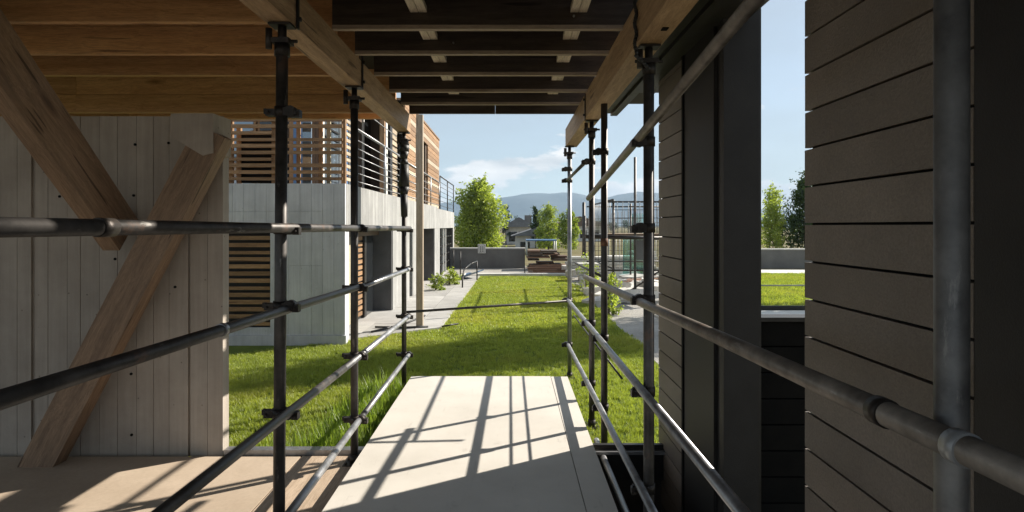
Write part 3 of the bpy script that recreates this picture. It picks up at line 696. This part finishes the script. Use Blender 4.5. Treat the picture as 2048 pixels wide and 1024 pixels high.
# balcony railings
def railing(y0, y1, n, zt, mat):
    r = tube('handrail', (HX - .02, y0, zt), (HX - .02, y1, zt), .024, mat, ho, 10)
    for i in range(n): tube('rod', (HX - .02, y0, 2.36 + i * (zt - 2.40) / n), (HX - .02, y1, 2.36 + i * (zt - 2.40) / n), .0085, mat, r, 6)
    k = max(2, round((y1 - y0) / 2.2))
    for i in range(k + 1):
        y = y0 + (y1 - y0) * i / k
        tube('baluster', (HX - .02, y, 2.2), (HX - .02, y, zt), .022, mat, r, 8)
railing(10.3, 15.1, 6, 3.25, 'steel'); railing(15.3, 22.3, 4, 3.2, 'steel'); railing(22.6, 27.9, 6, 3.45, 'blackmetal')
tube('rod', (HX - .02, 10.3, 3.65), (HX - .02, 15.1, 3.65), .010, 'steel', ho, 6)
box('threshold', (HX - .62, HY + .31, GZ - .04), (HX + .01, 27.5, GZ + .012), 'paving', ho)
pw = tag(box('wooden_post', (-1.72, 11.05, GZ + .03), (-1.60, 11.17, 3.62), 'post_wood', None, .006), 'tall weathered wooden post standing on the paving before the house', 'post')

# ------------------------------------------------------------------ paving beside the house
pv = tag(link(bpy.data.objects.new('path', None), Matrix.Translation((-1.9, 16, GZ))), kind='structure')
random.seed(2)
bed = MB().poly([(HX + .02, 9.98), (-1.27, 11.12), (-1.14, 22.6), (HX + .02, 22.6)], GZ - .05, GZ + .006); bed.build('path_bed', 'site', pv)
y = 11.2
while y < 22:
    y2 = min(22.5, y + 1.15)
    xr = -1.27 + (y - 11.1) * .0113
    MB().poly([(-1.72, y), (xr, y), (xr + .012, y2 - .012), (-1.72, y2 - .012)], GZ - .03, GZ + .030 + random.uniform(0, .004)).build('paving_slab', 'paving', pv, (-1.5, y, GZ), .004)
    MB().poly([(HX + .03, y + .3), (-1.735, y + .3), (-1.735, min(22.5, y2 + .288)), (HX + .03, min(22.5, y2 + .288))], GZ - .03, GZ + .026 + random.uniform(0, .004)).build('paving_slab', 'paving', pv, (-2.2, y, GZ), .004)
    y = y2
MB().poly([(HX + .03, 10.02), (-1.735, 10.72), (-1.735, 11.485), (HX + .03, 11.485)], GZ - .03, GZ + .028).build('paving_slab', 'paving', pv, (-2.2, 10.6, GZ), .004)
MB().poly([(-1.72, 10.73), (-1.27, 11.1), (-1.27, 11.19), (-1.72, 11.19)], GZ - .03, GZ + .032).build('paving_slab', 'paving', pv, (-1.5, 11, GZ), .004)
m = MB()
for a, b in (((-2.4, 10.5), (-2.0, 11.3)), ((-2.0, 11.3), (-1.75, 12.4)), ((-2.45, 11.0), (-1.9, 10.95)), ((-1.9, 10.95), (-1.5, 11.05))):
    m.tube((*a, GZ + .05), (*b, GZ + .05), .018, n=8)
tag(m.build('hose', 'rubber', None, (-2, 11, GZ)), 'black hose lying on the paving by the doorway', 'hose')
tag(tube('steel_bar', (-1.25, 11.05, GZ + .05), (-.98, 11.3, GZ + .06), .015, 'blackmetal'), 'short dark bar lying on the lawn edge', 'bar')

# ------------------------------------------------------------------ far end of the garden
gk = tag(link(bpy.data.objects.new('kerb', None), Matrix.Translation((0, 23, GZ))), kind='structure')
x = -1.25
while x < 4:
    box('kerb_stone', (x, 22.62, GZ - .1), (x + 1.18, 23.0, GZ + .10), 'kerb', gk, .012); x += 1.19
sheet('gravel_strip', [(-2.6, 2.0, 23.0, 28.0)], GZ - .002, 'site')
gw = thing('garden_wall', (0, 27.2, GZ), 'low grey rendered wall at the end of the lawn', 'wall')
box('wall_body', (-3.6, 27.0, GZ - .1), (.62, 27.25, .58), 'plaster', gw, .01); box('coping', (-3.6, 26.96, .582), (.64, 27.29, .64), 'kerb', gw, .008)
gw = thing('garden_wall', (9, 27.2, GZ), 'low grey rendered wall seen through the narrow opening', 'wall')
box('wall_body', (8.0, 27.0, GZ - .1), (19, 27.25, .54), 'plaster', gw, .01); box('coping', (8.0, 26.96, .542), (19, 27.29, .60), 'kerb', gw, .008)
MB().poly([(8, 24.2), (19, 23.0), (19, 25.6), (8, 25.9)], GZ - .01, GZ + .02).build('side_path', 'kerb')['kind'] = 'structure'
sk = tag(link(bpy.data.objects.new('side_kerb', None), Matrix.Translation((6, 12.8, GZ))), kind='structure')
x = 3.0
while x < 12: box('paving_slab', (x, 12.2, GZ - .05), (x + .95, 13.3, GZ + .03), 'kerb', sk, .006); x += .96
sr = thing('low_rail', (7, 15.5, GZ), 'thin low rail crossing the side lawn', 'rail')
tube('bar', (4.8, 16.2, .02), (11, 16.2, .02), .018, 'galv', sr, 8)
for x in (5.0, 8.0, 11.0): tube('leg', (x, 16.2, GZ), (x, 16.2, .02), .016, 'galv', sr, 8)
sr = thing('edge_rail', (7, 13.3, GZ), 'dark edge rail between side paving and side lawn', 'edge rail')
box('bar', (3.5, 13.36, GZ - .02), (12, 13.42, GZ + .12), 'blackmetal', sr)
# placard on the wall
sg = thing('placard', (-1.29, 26.9, .5), 'small white framed placard on the low grey wall', 'sign')
px0, px1, pz0, pz1 = -1.46, -1.12, .40, .80
box('board', (px0, 26.90, pz0), (px1, 26.955, pz1), 'white', sg, .006)
for a, b in (((px0 + .03, pz0 + .03), (px0 + .045, pz1 - .03)), ((px1 - .045, pz0 + .03), (px1 - .03, pz1 - .03)), ((px0 + .046, pz0 + .03), (px1 - .046, pz0 + .045)), ((px0 + .046, pz1 - .045), (px1 - .046, pz1 - .03))):
    box('printed_line', (a[0], 26.894, a[1]), (b[0], 26.899, b[1]), 'ink', sg, 0)
for i in range(2):
    for j in range(3): box('printed_mark', (px0 + .08 + i * .10, 26.894, pz0 + .07 + j * .09), (px0 + .15 + i * .10, 26.899, pz0 + .12 + j * .09), 'ink', sg, 0)
for X, Y, lab in ((-2.36, 25.0, 'thin black fence post close to the house end'), (-1.95, 23.5, 'thin black fence post in front of the grey wall'), (.52, 22.9, 'short thin post at the kerb in the middle')):
    tag(tube('fence_post', (X, Y, GZ), (X, Y, .62 if X < 0 else .12), .024, 'blackmetal', None, 10), lab, 'post')
hr = thing('handrail', (-1.6, 20, GZ), 'curved black handrail at the end of the paving', 'handrail')
pts = [(-1.45, 18.2, GZ), (-1.45, 18.25, .1), (-1.42, 18.5, .28), (-1.30, 19.6, .38), (-1.16, 20.8, .40)]
m = MB()
for a, b in zip(pts[:-1], pts[1:]): m.tube(a, b, .022, n=8)
m.build('rail', 'blackmetal', hr, (-1.4, 19, 0)); tube('leg', (-1.16, 20.8, GZ), (-1.16, 20.8, .40), .022, 'blackmetal', hr, 8)
tl = thing('slab_stack', (-1.75, 20.6, GZ), 'bluish sheets leaning in the planting bed by the path', 'sheets')
for i in range(4):
    M = Matrix.Translation((-1.95 + i * .16, 20.9 + i * .22, GZ + .10 + .02 * i)) @ Matrix.Rotation(R(-18), 4, 'Y') @ Matrix.Rotation(R(12 * i), 4, 'Z')
    link(bpy.data.objects.new('sheet', bmesh_box((.8, .7, .03), 'bluepaint' if i % 2 else 'stone', .003)), M, tl)

# ------------------------------------------------------------------ building site right of the lawn
ls = thing('lumber_stack', (1.5, 26, GZ), 'brown stack of timber boards and battens beyond the lawn', 'lumber')
random.seed(9)
for r in range(8):
    z = GZ + .04 + r * .118; x = .66 + random.uniform(0, .12); xe = 2.55 - max(0, r - 3) * .22 + random.uniform(-.25, .2)
    while x < xe:
        L = random.uniform(.35, 1.0); h = random.uniform(.05, .105)
        if random.random() < .93 - .03 * r:
            o_ = box('board', (x, 26.0 + random.uniform(-.3, .15), z), (min(x + L, xe), 26.95, z + h), 'stack' + random.choice('ABC'), ls, .004)
        x += L + random.uniform(.01, .10)
for i in range(16):
    a = random.uniform(-.05, .05); x = random.uniform(.6, 1.2)
    z = GZ + .03 + (i % 8) * .03
    M = Matrix.Translation((x + 1.2, 24.0 + (i // 2) * .2, z)) @ Matrix.Rotation(a, 4, 'Z')
    link(bpy.data.objects.new('batten', bmesh_box((2.4 + .1 * (i % 5), .09, .03), 'stackB' if i % 3 == 0 else 'stackA', .003)), M, ls)
random.seed(21)
for i in range(84):
    Y = random.uniform(14.6, 25.5); X = random.uniform(2.15, 4.6) if Y < 20 else random.uniform(2.2, 5.6)
    n = random.randint(5, 8); r = random.uniform(.16, .52); ph = random.random() * 6
    pts = [(r * random.uniform(.7, 1.15) * math.cos(ph + 6.283 * k / n), .7 * r * random.uniform(.7, 1.15) * math.sin(ph + 6.283 * k / n)) for k in range(n)]
    m = MB().poly(pts, -.05, random.uniform(.05, .22))
    o = bpy.data.objects.new('broken_stone', m.mesh('stone_slab', 'stone', .012))
    link(o, Matrix.Translation((X, Y, GZ + .04 + (.10 if i % 3 == 0 else 0))) @ Matrix.Rotation(random.uniform(-.22, .22), 4, 'X') @ Matrix.Rotation(random.uniform(-.2, .2), 4, 'Y'))
    tag(o, 'pale broken stone slab lying on the building site', 'stone', 'pale stone slabs strewn over the building site')
# scaffold platform with guard rails
st = thing('scaffold_tower', (3.2, 17, GZ), 'distant scaffold tower with plank platform and barred guard rails', 'scaffold')
tx0, tx1, ty0, ty1 = 2.55, 4.9, 15.2, 19.0
for X in (tx0, (tx0 + tx1) / 2, tx1):
    for Y in (ty0, ty1): tube('standard', (X, Y, GZ), (X, Y, 2.25 + .05 * (X > 3)), .03, 'darksteel', st, 8)
for i in range(4): box('platform_plank', (tx0 - .15, ty0 + i * .24, 1.36 + .006 * (i % 2)), (tx1, ty0 + .21 + i * .24, 1.41), 'bleachedX' if i % 2 else 'brace', st, .004)
for z in (.5, 1.30, 2.2):
    for Y in (ty0, ty1): tube('ledger', (tx0 - .2, Y - .05, z), (tx1 + .1, Y - .05, z), .022, 'darksteel', st, 8)
    for X in (tx0, tx1): tube('transom', (X - .04, ty0 - .2, z + .05), (X - .04, ty1 + .2, z + .05), .022, 'darksteel', st, 8)
for i in range(15):
    Y = ty0 + .12 + i * .25
    tube('guard_bar', (tx0 - .06, Y, 1.42), (tx0 - .06, Y, 2.24), .009, 'galv', st, 6)
for i in range(17):
    X = tx0 + .08 + i * .14
    tube('guard_bar', (X, ty0 - .09, 1.42), (X, ty0 - .09, 2.2), .008, 'galv', st, 6)
for z in (1.6, 1.8, 2.0): tube('guard_bar', (tx0, ty0 - .095, z), (tx1, ty0 - .095, z), .008, 'darksteel', st, 6)
tube('diagonal', (tx0, ty0 - .1, GZ), (tx1, ty0 - .1, 1.3), .022, 'darksteel', st, 8)
box('panel', (3.1, ty0 + .1, .75), (3.5, ty0 + .16, 1.25), 'plaster', st)
sf = thing('site_fence', (3.6, 20.2, GZ), 'galvanised barred fence below the scaffold platform', 'fence')
for i in range(34): tube('bar', (3.0 + i * .12, 20.2, GZ), (3.0 + i * .12, 20.2, 1.30), .011, 'galv', sf, 6)
for z in (GZ + .12, .45, 1.27): tube('fence_rail', (2.95, 20.23, z), (7.0, 20.23, z), .018, 'galv', sf, 6)
for X, Y, lab in ((4.05, 19.6, 'teal glass pane standing by the fence'), (5.3, 24.5, 'teal glass pane farther back behind the fence')):
    gp = thing('glass_pane', (X, Y, GZ), lab, 'glass pane')
    box('pane', (X - .45, Y, GZ + .1), (X + .45, Y + .012, 1.3 if Y < 22 else 2.1), 'teal_glass', gp, 0); box('foot', (X - .47, Y - .03, GZ), (X + .47, Y + .04, GZ + .1), 'galv', gp)
tag(tube('steel_pole', (3.03, 14.9, GZ), (3.03, 14.9, 3.28), .032, 'darksteel', None, 10), 'tall thin steel pole rising right of the pair of posts', 'pole')
tag(tube('steel_pole', (2.92, 24.5, GZ), (2.92, 24.5, 2.55), .06, 'darksteel', None, 10), 'stout shorter steel pole beyond the right of the lawn', 'pole')
tag(tube('steel_pole', (3.55, 23.0, GZ), (3.55, 23.0, 2.3), .035, 'darksteel', None, 10), 'short thin pole between the pair of posts on the site', 'pole')

# pallets of cut stone, rebar and a tall trellis fence behind
random.seed(77)
for i, (X, Y, nl, lab) in enumerate(((2.75, 20.9, 5, 'pallet of stacked stone slabs nearest the lawn corner'), (3.9, 21.8, 7, 'taller pallet of stacked stone slabs by the barred fence'), (2.6, 23.2, 6, 'pallet of stone slabs behind the slim far post'), (5.0, 23.4, 8, 'tallest pallet of stone slabs at the back of the site'), (3.6, 25.3, 5, 'low pallet of stone slabs beside the lumber'))):
    t = thing('stone_pallet', (X, Y, GZ), lab, 'pallet')
    for k in (-.35, 0, .35): box('bearer', (X + k - .05, Y - .4, GZ), (X + k + .05, Y + .4, GZ + .09), 'stackB', t)
    for j in range(nl):
        dx, dy = random.uniform(-.06, .06), random.uniform(-.06, .06)
        box('slab', (X - .46 + dx, Y - .38 + dy, GZ + .095 + j * .105), (X + .46 + dx, Y + .38 + dy, GZ + .18 + j * .105), 'stone', t, .008)
t = thing('rebar_bundle', (3.3, 18.4, GZ), 'loose bundle of thin steel rods lying on the stones', 'steel rods')
for i in range(14): tube('rod', (2.2 + .06 * i, 17.0 + .1 * (i % 4), GZ + .22 + .015 * (i % 3)), (4.4 + .1 * (i % 5), 18.6 + .12 * i, GZ + .24 + .02 * (i % 4)), .012, 'rust' if i % 3 else 'darksteel', t, 6)
t = thing('trellis_fence', (4.4, 24.2, GZ), 'tall dark wire trellis fence at the back of the site', 'fence')
for i in range(30): tube('wire', (2.95 + i * .13, 24.2, GZ), (2.95 + i * .13, 24.2, 1.95 + .02 * i), .010, 'darksteel', t, 6)
for i in range(12): tube('wire', (2.9, 24.22, -.1 + i * .18), (6.9, 24.22, -.1 + i * .185), .009, 'darksteel', t, 6)
for X in (2.95, 4.9, 6.85): tube('fence_post', (X, 24.26, GZ), (X, 24.26, 2.0 + .15 * (X - 2.9)), .035, 'darksteel', t, 8)
# houses far behind
def farhouse(x0, x1, y0, y1, zw, zr, wall, roof, label, chim=None):
    t = thing('house', ((x0 + x1) / 2, y0, GZ), label, 'house')
    box('wall', (x0, y0, GZ), (x1, y1, zw), wall, t, .02)
    m = MB(); xm = (x0 + x1) / 2
    A = [m.bm.verts.new(p) for p in ((x0 - .4, y0 - .4, zw), (x1 + .4, y0 - .4, zw), (xm, y0 - .4, zr))]; B = [m.bm.verts.new(p) for p in ((x0 - .4, y1 + .4, zw), (x1 + .4, y1 + .4, zw), (xm, y1 + .4, zr))]
    m.bm.faces.new(A); m.bm.faces.new(B[::-1])
    for i in range(3): m.bm.faces.new((A[i], B[i], B[(i + 1) % 3], A[(i + 1) % 3]))
    rf = m.build('roof', roof, t, (xm, y0, zw))
    if chim: box('chimney', (chim[0], y0 + .5, zw), (chim[0] + .7, y0 + 1.2, chim[1]), 'plaster', rf, .02)
    n = max(2, int((x1 - x0) / 1.6))
    for i in range(n):
        xa = x0 + .4 + i * (x1 - x0 - .8) / n
        wn = box('window', (xa, y0 - .03, zw - 1.5), (xa + .8, y0 - .002, zw - .5), 'darkglass', t, 0); box('frame', (xa - .06, y0 - .05, zw - 1.58), (xa + .86, y0 - .031, zw - 1.5), 'white', wn, 0)
    return t
farhouse(-.6, 2.2, 62, 70, 1.5, 2.5, 'stone', 'roofgrey', 'far grey house with pitched roof right of the big leafy tree', (1.4, 2.7))
farhouse(.4, 4.2, 52, 57, .75, 1.5, 'kerb', 'roofgrey', 'far low brown house just behind the lumber stack')
farhouse(5, 12, 75, 84, 1.6, 2.8, 'white', 'brownpanel', 'far white house half hidden by the two round trees')
aw = thing('awning', (1.8, 40, GZ), 'blue awning on posts behind the low wall', 'awning')
MB().poly([(1.0, 40), (3.0, 40), (3.0, 42), (1.0, 42)], .62, .70).build('canopy', 'bluepaint', aw, (2, 41, .7))
for X in (1.05, 2.95):
    for Y in (40.1, 41.9): tube('leg', (X, Y, GZ), (X, Y, .62), .05, 'white', aw, 6)

# ------------------------------------------------------------------ vegetation
def leaves_mesh(name, C_, size, mat, aspect=.55, droop=.3):
    n = len(C_); u = rng.normal(size=(n, 3)); u[:, 2] -= droop; u /= np.linalg.norm(u, axis=1)[:, None]
    r = rng.normal(size=(n, 3)); v = np.cross(u, r); v /= np.linalg.norm(v, axis=1)[:, None]
    nn = np.cross(u, v); s = size * rng.uniform(.6, 1.35, n)[:, None]
    a = C_ - u * s * .5; b = C_ + v * s * aspect * .5 + nn * s * .1; c = C_ + u * s * .5; d = C_ - v * s * aspect * .5 + nn * s * .1
    V = np.stack([a, b, c, d], 1).reshape(-1, 3)
    me = bpy.data.meshes.new(name); me.vertices.add(4 * n); me.vertices.foreach_set('co', V.ravel().astype('f'))
    me.loops.add(4 * n); me.loops.foreach_set('vertex_index', np.arange(4 * n, dtype='i'))
    me.polygons.add(n); me.polygons.foreach_set('loop_start', np.arange(0, 4 * n, 4, dtype='i')); me.polygons.foreach_set('loop_total', np.full(n, 4, 'i'))
    me.update(); me.materials.append(MAT[mat]); return me
def tree(x, y, h, rx, crown0, nleaf, size, mat, label, lobes=14, trunks=1, cat='tree', slim=1.0, group=None, name='tree', ground=GZ, shape='round'):
    t = thing(name, (x, y, ground), label, cat, group)
    cz0 = ground + crown0; cz1 = ground + h; pts = []; m = MB(); centers = []
    for i in range(lobes):
        f = (i + .5) / lobes; zz = cz0 + (cz1 - cz0) * f
        env = (math.sin(math.pi * min(1, (.12 + .88 * f))) ** .6) if shape == 'round' else (1 - f * .85)
        a = i * 2.4 + rng.uniform(-.4, .4); rr = rx * env * rng.uniform(.35, .72)
        cen = np.array((x + rr * math.cos(a), y + rr * math.sin(a), zz)); centers.append(cen)
        lr = np.array((rx * .48 * (env * .6 + .4), rx * .48 * (env * .6 + .4), (cz1 - cz0) * (.20 if shape == 'round' else .10))) * rng.uniform(.75, 1.2)
        k = int(nleaf / lobes * rng.uniform(.7, 1.3)); d = rng.normal(size=(k, 3)); d /= np.linalg.norm(d, axis=1)[:, None]
        q = d * (rng.uniform(.15, 1, k) ** .5)[:, None]
        q *= (1 + .35 * np.sin(d[:, :1] * 7 + i) * np.cos(d[:, 2:3] * 6 + i * 2))
        pts.append(cen + q * lr)
    # stray sprigs break the outline
    for i in range(lobes * 3):
        cen = centers[rng.integers(lobes)]; d = rng.normal(size=3); d /= np.linalg.norm(d); d[2] = abs(d[2]) * .8
        p0 = cen + d * rx * .42; s = np.linspace(0, 1, 14)[:, None]
        pts.append(p0 + d * s * rx * .28 + rng.normal(size=(14, 3)) * size * .5)
    pts = np.concatenate(pts); pts = pts[pts[:, 2] > ground + crown0 * .6]
    tm = MB(); r0 = max(.03, rx * .07 * slim)
    for k in range(trunks):
        ox = (k - (trunks - 1) / 2) * rx * .45
        a = Vector((x + ox, y + .05 * k, ground - .05)); top = Vector((x + ox * 1.3, y, cz0 + (cz1 - cz0) * .55)); mid = a.lerp(top, .5) + Vector((rng.uniform(-.06, .06) * rx, rng.uniform(-.06, .06) * rx, 0))
        tm.tube(a, mid, r0, r0 * .7, 9); tm.tube(mid, top, r0 * .7, r0 * .3, 9)
        for cen in centers[k::trunks]:
            s = mid.lerp(top, rng.uniform(0, .8)); tm.tube(s, Vector(cen), r0 * .35, r0 * .08, 6, cap=False)
    tm.build('trunk', 'bark', t, (x, y, ground))
    me = leaves_mesh('crown', pts - np.array((x, y, cz0)), size, mat); link(bpy.data.objects.new('crown', me), Matrix.Translation((x, y, cz0)), t)
    return t
tree(-1.62, 32, 3.9, 1.45, .25, 22000, .13, 'leaf_bright', 'large bright green leafy tree behind the low grey wall', 22)
tree(-2.1, 36, 3.2, 1.1, .3, 4000, .13, 'leaf_mid', 'small tree beside the house railing, left of the large tree', 10)
tree(2.75, 45, 3.1, 1.05, .3, 6000, .13, 'leaf_bright', 'left one of the two round green trees behind the lumber', 12)
tree(4.15, 44, 2.85, .85, .3, 5000, .13, 'leaf_bright', 'right one of the two round green trees behind the lumber', 12)
tree(2.1, 52, 3.4, .6, .4, 2500, .14, 'leaf_dark', 'dark slim tree behind the round green trees', 10, shape='cone')
tree(-.5, 62, 4.0, .7, .8, 900, .16, 'leaf_blue', 'thin dark conifer beside the far grey house', 9, shape='cone')
tree(13.3, 31, 3.55, .72, .9, 4200, .11, 'leaf_bright', 'slender light green tree left of the dark tree in the opening', 12, trunks=2)
tree(12.85, 30, 2.9, .45, .8, 1500, .11, 'leaf_bright', 'thinnest light green sapling at the left edge of the opening', 8)
tree(15.0, 31, 4.1, 1.25, .6, 9000, .13, 'leaf_dark', 'dense dark green tree in the narrow opening', 16)
tree(11.0, 16.0, 9.8, 2.1, 3.2, 12000, .20, 'leaf_mid', 'broad tree hidden behind the cladding that shades the lawn', 16)
for i, (X, Y, h, r, lab) in enumerate(((-2.1, 17.6, .42, .30, 'small round green shrub nearest along the house path'), (-1.85, 19.2, .45, .32, 'small green shrub farther along the house path'), (2.15, 16.6, .95, .42, 'light leafy bush right of the slim far post'), (2.12, 12.9, .8, .22, 'thin leafy weed at the lawn edge by the path'))):
    tree(X, Y, h, r, .02, 900 if i < 2 else 500, .055 if i < 2 else .07, 'leaf_bright', lab, 7, trunks=2, cat='shrub', name='shrub', slim=.4)
fw = []
for i in range(70):
    X = rng.uniform(-70, 110); Y = rng.uniform(110, 330); h = rng.uniform(2.2, 4.0) * (1 + Y / 500); r = rng.uniform(1.5, 3.2)
    for k in range(5):
        d = rng.normal(size=(110, 3)); d /= np.linalg.norm(d, axis=1)[:, None]
        fw.append(np.array((X + rng.uniform(-.5, .5) * r, Y + rng.uniform(-.5, .5) * r, GZ + h * (.25 + .13 * k))) + d * rng.uniform(.3, 1, (110, 1)) * np.array((r * .65, r * .65, h * .28)))
o = link(bpy.data.objects.new('far_wood', leaves_mesh('far_wood', np.concatenate(fw), .55, 'leaf_dark')))
tag(o, 'far line of trees on the plain below the mountains', 'trees', kind='stuff')

# grass: blades instanced on scattered points
def tuft(name, nb, h, wd, mat, spread, lean):
    V = []; F = []
    for i in range(nb):
        a = random.random() * 6.283; r = spread * math.sqrt(random.random()); x = r * math.cos(a); y = r * math.sin(a)
        b = random.random() * 6.283; L = h * random.uniform(.55, 1.15); ln = lean * random.uniform(.2, 1) * L
        dx, dy = math.cos(b), math.sin(b); px, py = -dy * wd / 2, dx * wd / 2; k = len(V)
        V += [(x - px, y - py, -.01), (x + px, y + py, -.01), (x + dx * ln * .35 + px * .8, y + dy * ln * .35 + py * .8, L * .55), (x + dx * ln * .35 - px * .8, y + dy * ln * .35 - py * .8, L * .55), (x + dx * ln, y + dy * ln, L)]
        F += [(k, k + 1, k + 2, k + 3), (k + 3, k + 2, k + 4)]
    me = bpy.data.meshes.new(name); me.from_pydata(V, [], F); me.materials.append(MAT[mat])
    return bpy.data.objects.new(name, me)
def scatter(name, pts, scl, tufts, label, cat):
    me = bpy.data.meshes.new(name); me.from_pydata([tuple(p) for p in pts], [], [])
    at = me.attributes.new('scl', 'FLOAT', 'POINT'); at.data.foreach_set('value', np.asarray(scl, 'f'))
    ar = me.attributes.new('rot', 'FLOAT', 'POINT'); ar.data.foreach_set('value', rng.uniform(0, 6.283, len(pts)).astype('f'))
    o = link(bpy.data.objects.new(name, me)); tag(o, label, cat, kind='stuff')
    ng = bpy.data.node_groups.new(name, 'GeometryNodeTree')
    ng.interface.new_socket('Geometry', in_out='INPUT', socket_type='NodeSocketGeometry'); ng.interface.new_socket('Geometry', in_out='OUTPUT', socket_type='NodeSocketGeometry')
    gi = ng.nodes.new('NodeGroupInput'); go = ng.nodes.new('NodeGroupOutput'); ip = ng.nodes.new('GeometryNodeInstanceOnPoints')
    j = ng.nodes.new('GeometryNodeJoinGeometry')
    gi2 = ng.nodes.new('GeometryNodeGeometryToInstance')
    for t in tufts:
        oi = ng.nodes.new('GeometryNodeObjectInfo'); oi.inputs[0].default_value = t; oi.inputs['As Instance'].default_value = False
        ng.links.new(oi.outputs['Geometry'], gi2.inputs[0])
    na = ng.nodes.new('GeometryNodeInputNamedAttribute'); na.data_type = 'FLOAT'; na.inputs[0].default_value = 'scl'
    nr = ng.nodes.new('GeometryNodeInputNamedAttribute'); nr.data_type = 'FLOAT'; nr.inputs[0].default_value = 'rot'
    cx = ng.nodes.new('ShaderNodeCombineXYZ')
    ng.links.new(nr.outputs[0], cx.inputs[2]); ng.links.new(gi.outputs[0], ip.inputs['Points']); ng.links.new(gi2.outputs[0], ip.inputs['Instance'])
    ip.inputs['Pick Instance'].default_value = True
    ng.links.new(cx.outputs[0], ip.inputs['Rotation']); ng.links.new(na.outputs[0], ip.inputs['Scale'])
    ng.links.new(ip.outputs[0], go.inputs[0])
    o.modifiers.new('scatter', 'NODES').node_group = ng
    me.materials.append(MAT['grass'])
random.seed(4)
T1 = [tuft('grass_tuft', 20, .045, .0036, 'grass', .035, .7) for _ in range(4)]
T2 = [tuft('grass_tuft_wide', 22, .05, .009, 'grass', .075, .6) for _ in range(3)]
T3 = [tuft('tall_tuft', 16, .20, .007, 'tallgrass', .05, .45) for _ in range(4)]
def area(x0, x1, y0, y1, dens):
    n = int((x1 - x0) * (y1 - y0) * dens); return np.stack([rng.uniform(x0, x1, n), rng.uniform(y0, y1, n), np.full(n, GZ - .006)], 1)
def keep(p):
    x, y = p[:, 0], p[:, 1]
    house = (x < HX + .03) & (y > HY - .06)
    path = (x < -1.27 + np.maximum(0, (y - 11.1)) * .0113) & (y > 10.0 + (x - HX) * .83)
    edge = x < 2.0 + .10 * np.sin(y * 2.1) * .6 + rng.normal(size=len(x)) * .03
    return p[~house & ~path & edge]
near = keep(np.concatenate([area(-5.2, -1.06, 4.76, 10.2, 750), area(-1.06, .75, 4.9, 10, 420), area(.75, 2.1, 4.76, 10, 600)]))
scatter('lawn_grass', near, rng.uniform(.7, 1.25, len(near)), T1, 'short mown green grass of the lawn around the deck', 'grass')
far = keep(area(-2.7, 2.2, 9.6, 22.6, 230))
scatter('lawn_grass_far', far, rng.uniform(.7, 1.2, len(far)), T2, 'mown grass on the far part of the lawn', 'grass')
sl = area(5.2, 12, 13.5, 25, 110); sl = sl[(sl[:, 1] < 24.0)]
scatter('side_lawn_grass', sl, rng.uniform(.8, 1.4, len(sl)), T2, 'mown grass of the side lawn seen through the opening', 'grass')
tall = np.concatenate([area(-2.1, -1.12, 4.74, 5.0, 260), area(-1.65, -1.10, 4.8, 6.9, 260)])
tall = tall[rng.random(len(tall)) < np.clip(1.15 - np.abs(tall[:, 0] + 1.12) * 1.1, .1, 1)]
scatter('tall_grass', tall, rng.uniform(.55, 1.5, len(tall)), T3, 'longer tufts of grass along the left edge of the deck', 'grass')

# ------------------------------------------------------------------ haze
m, t, p = newmat('haze'); t.nodes.remove(p)
pv_ = N(t, 'ShaderNodeVolumePrincipled'); pv_.inputs['Density'].default_value = .00022; pv_.inputs['Color'].default_value = (.52, .74, 1.0, 1)
pv_.inputs['Anisotropy'].default_value = .0
t.links.new(pv_.outputs[0], t.nodes['Material Output'].inputs['Volume'])
tag(MB().box((-3290, -38, -2.6), (3290, 3290, 175)).build('haze', m), 'pale bluish air before the mountains', 'haze', kind='stuff')
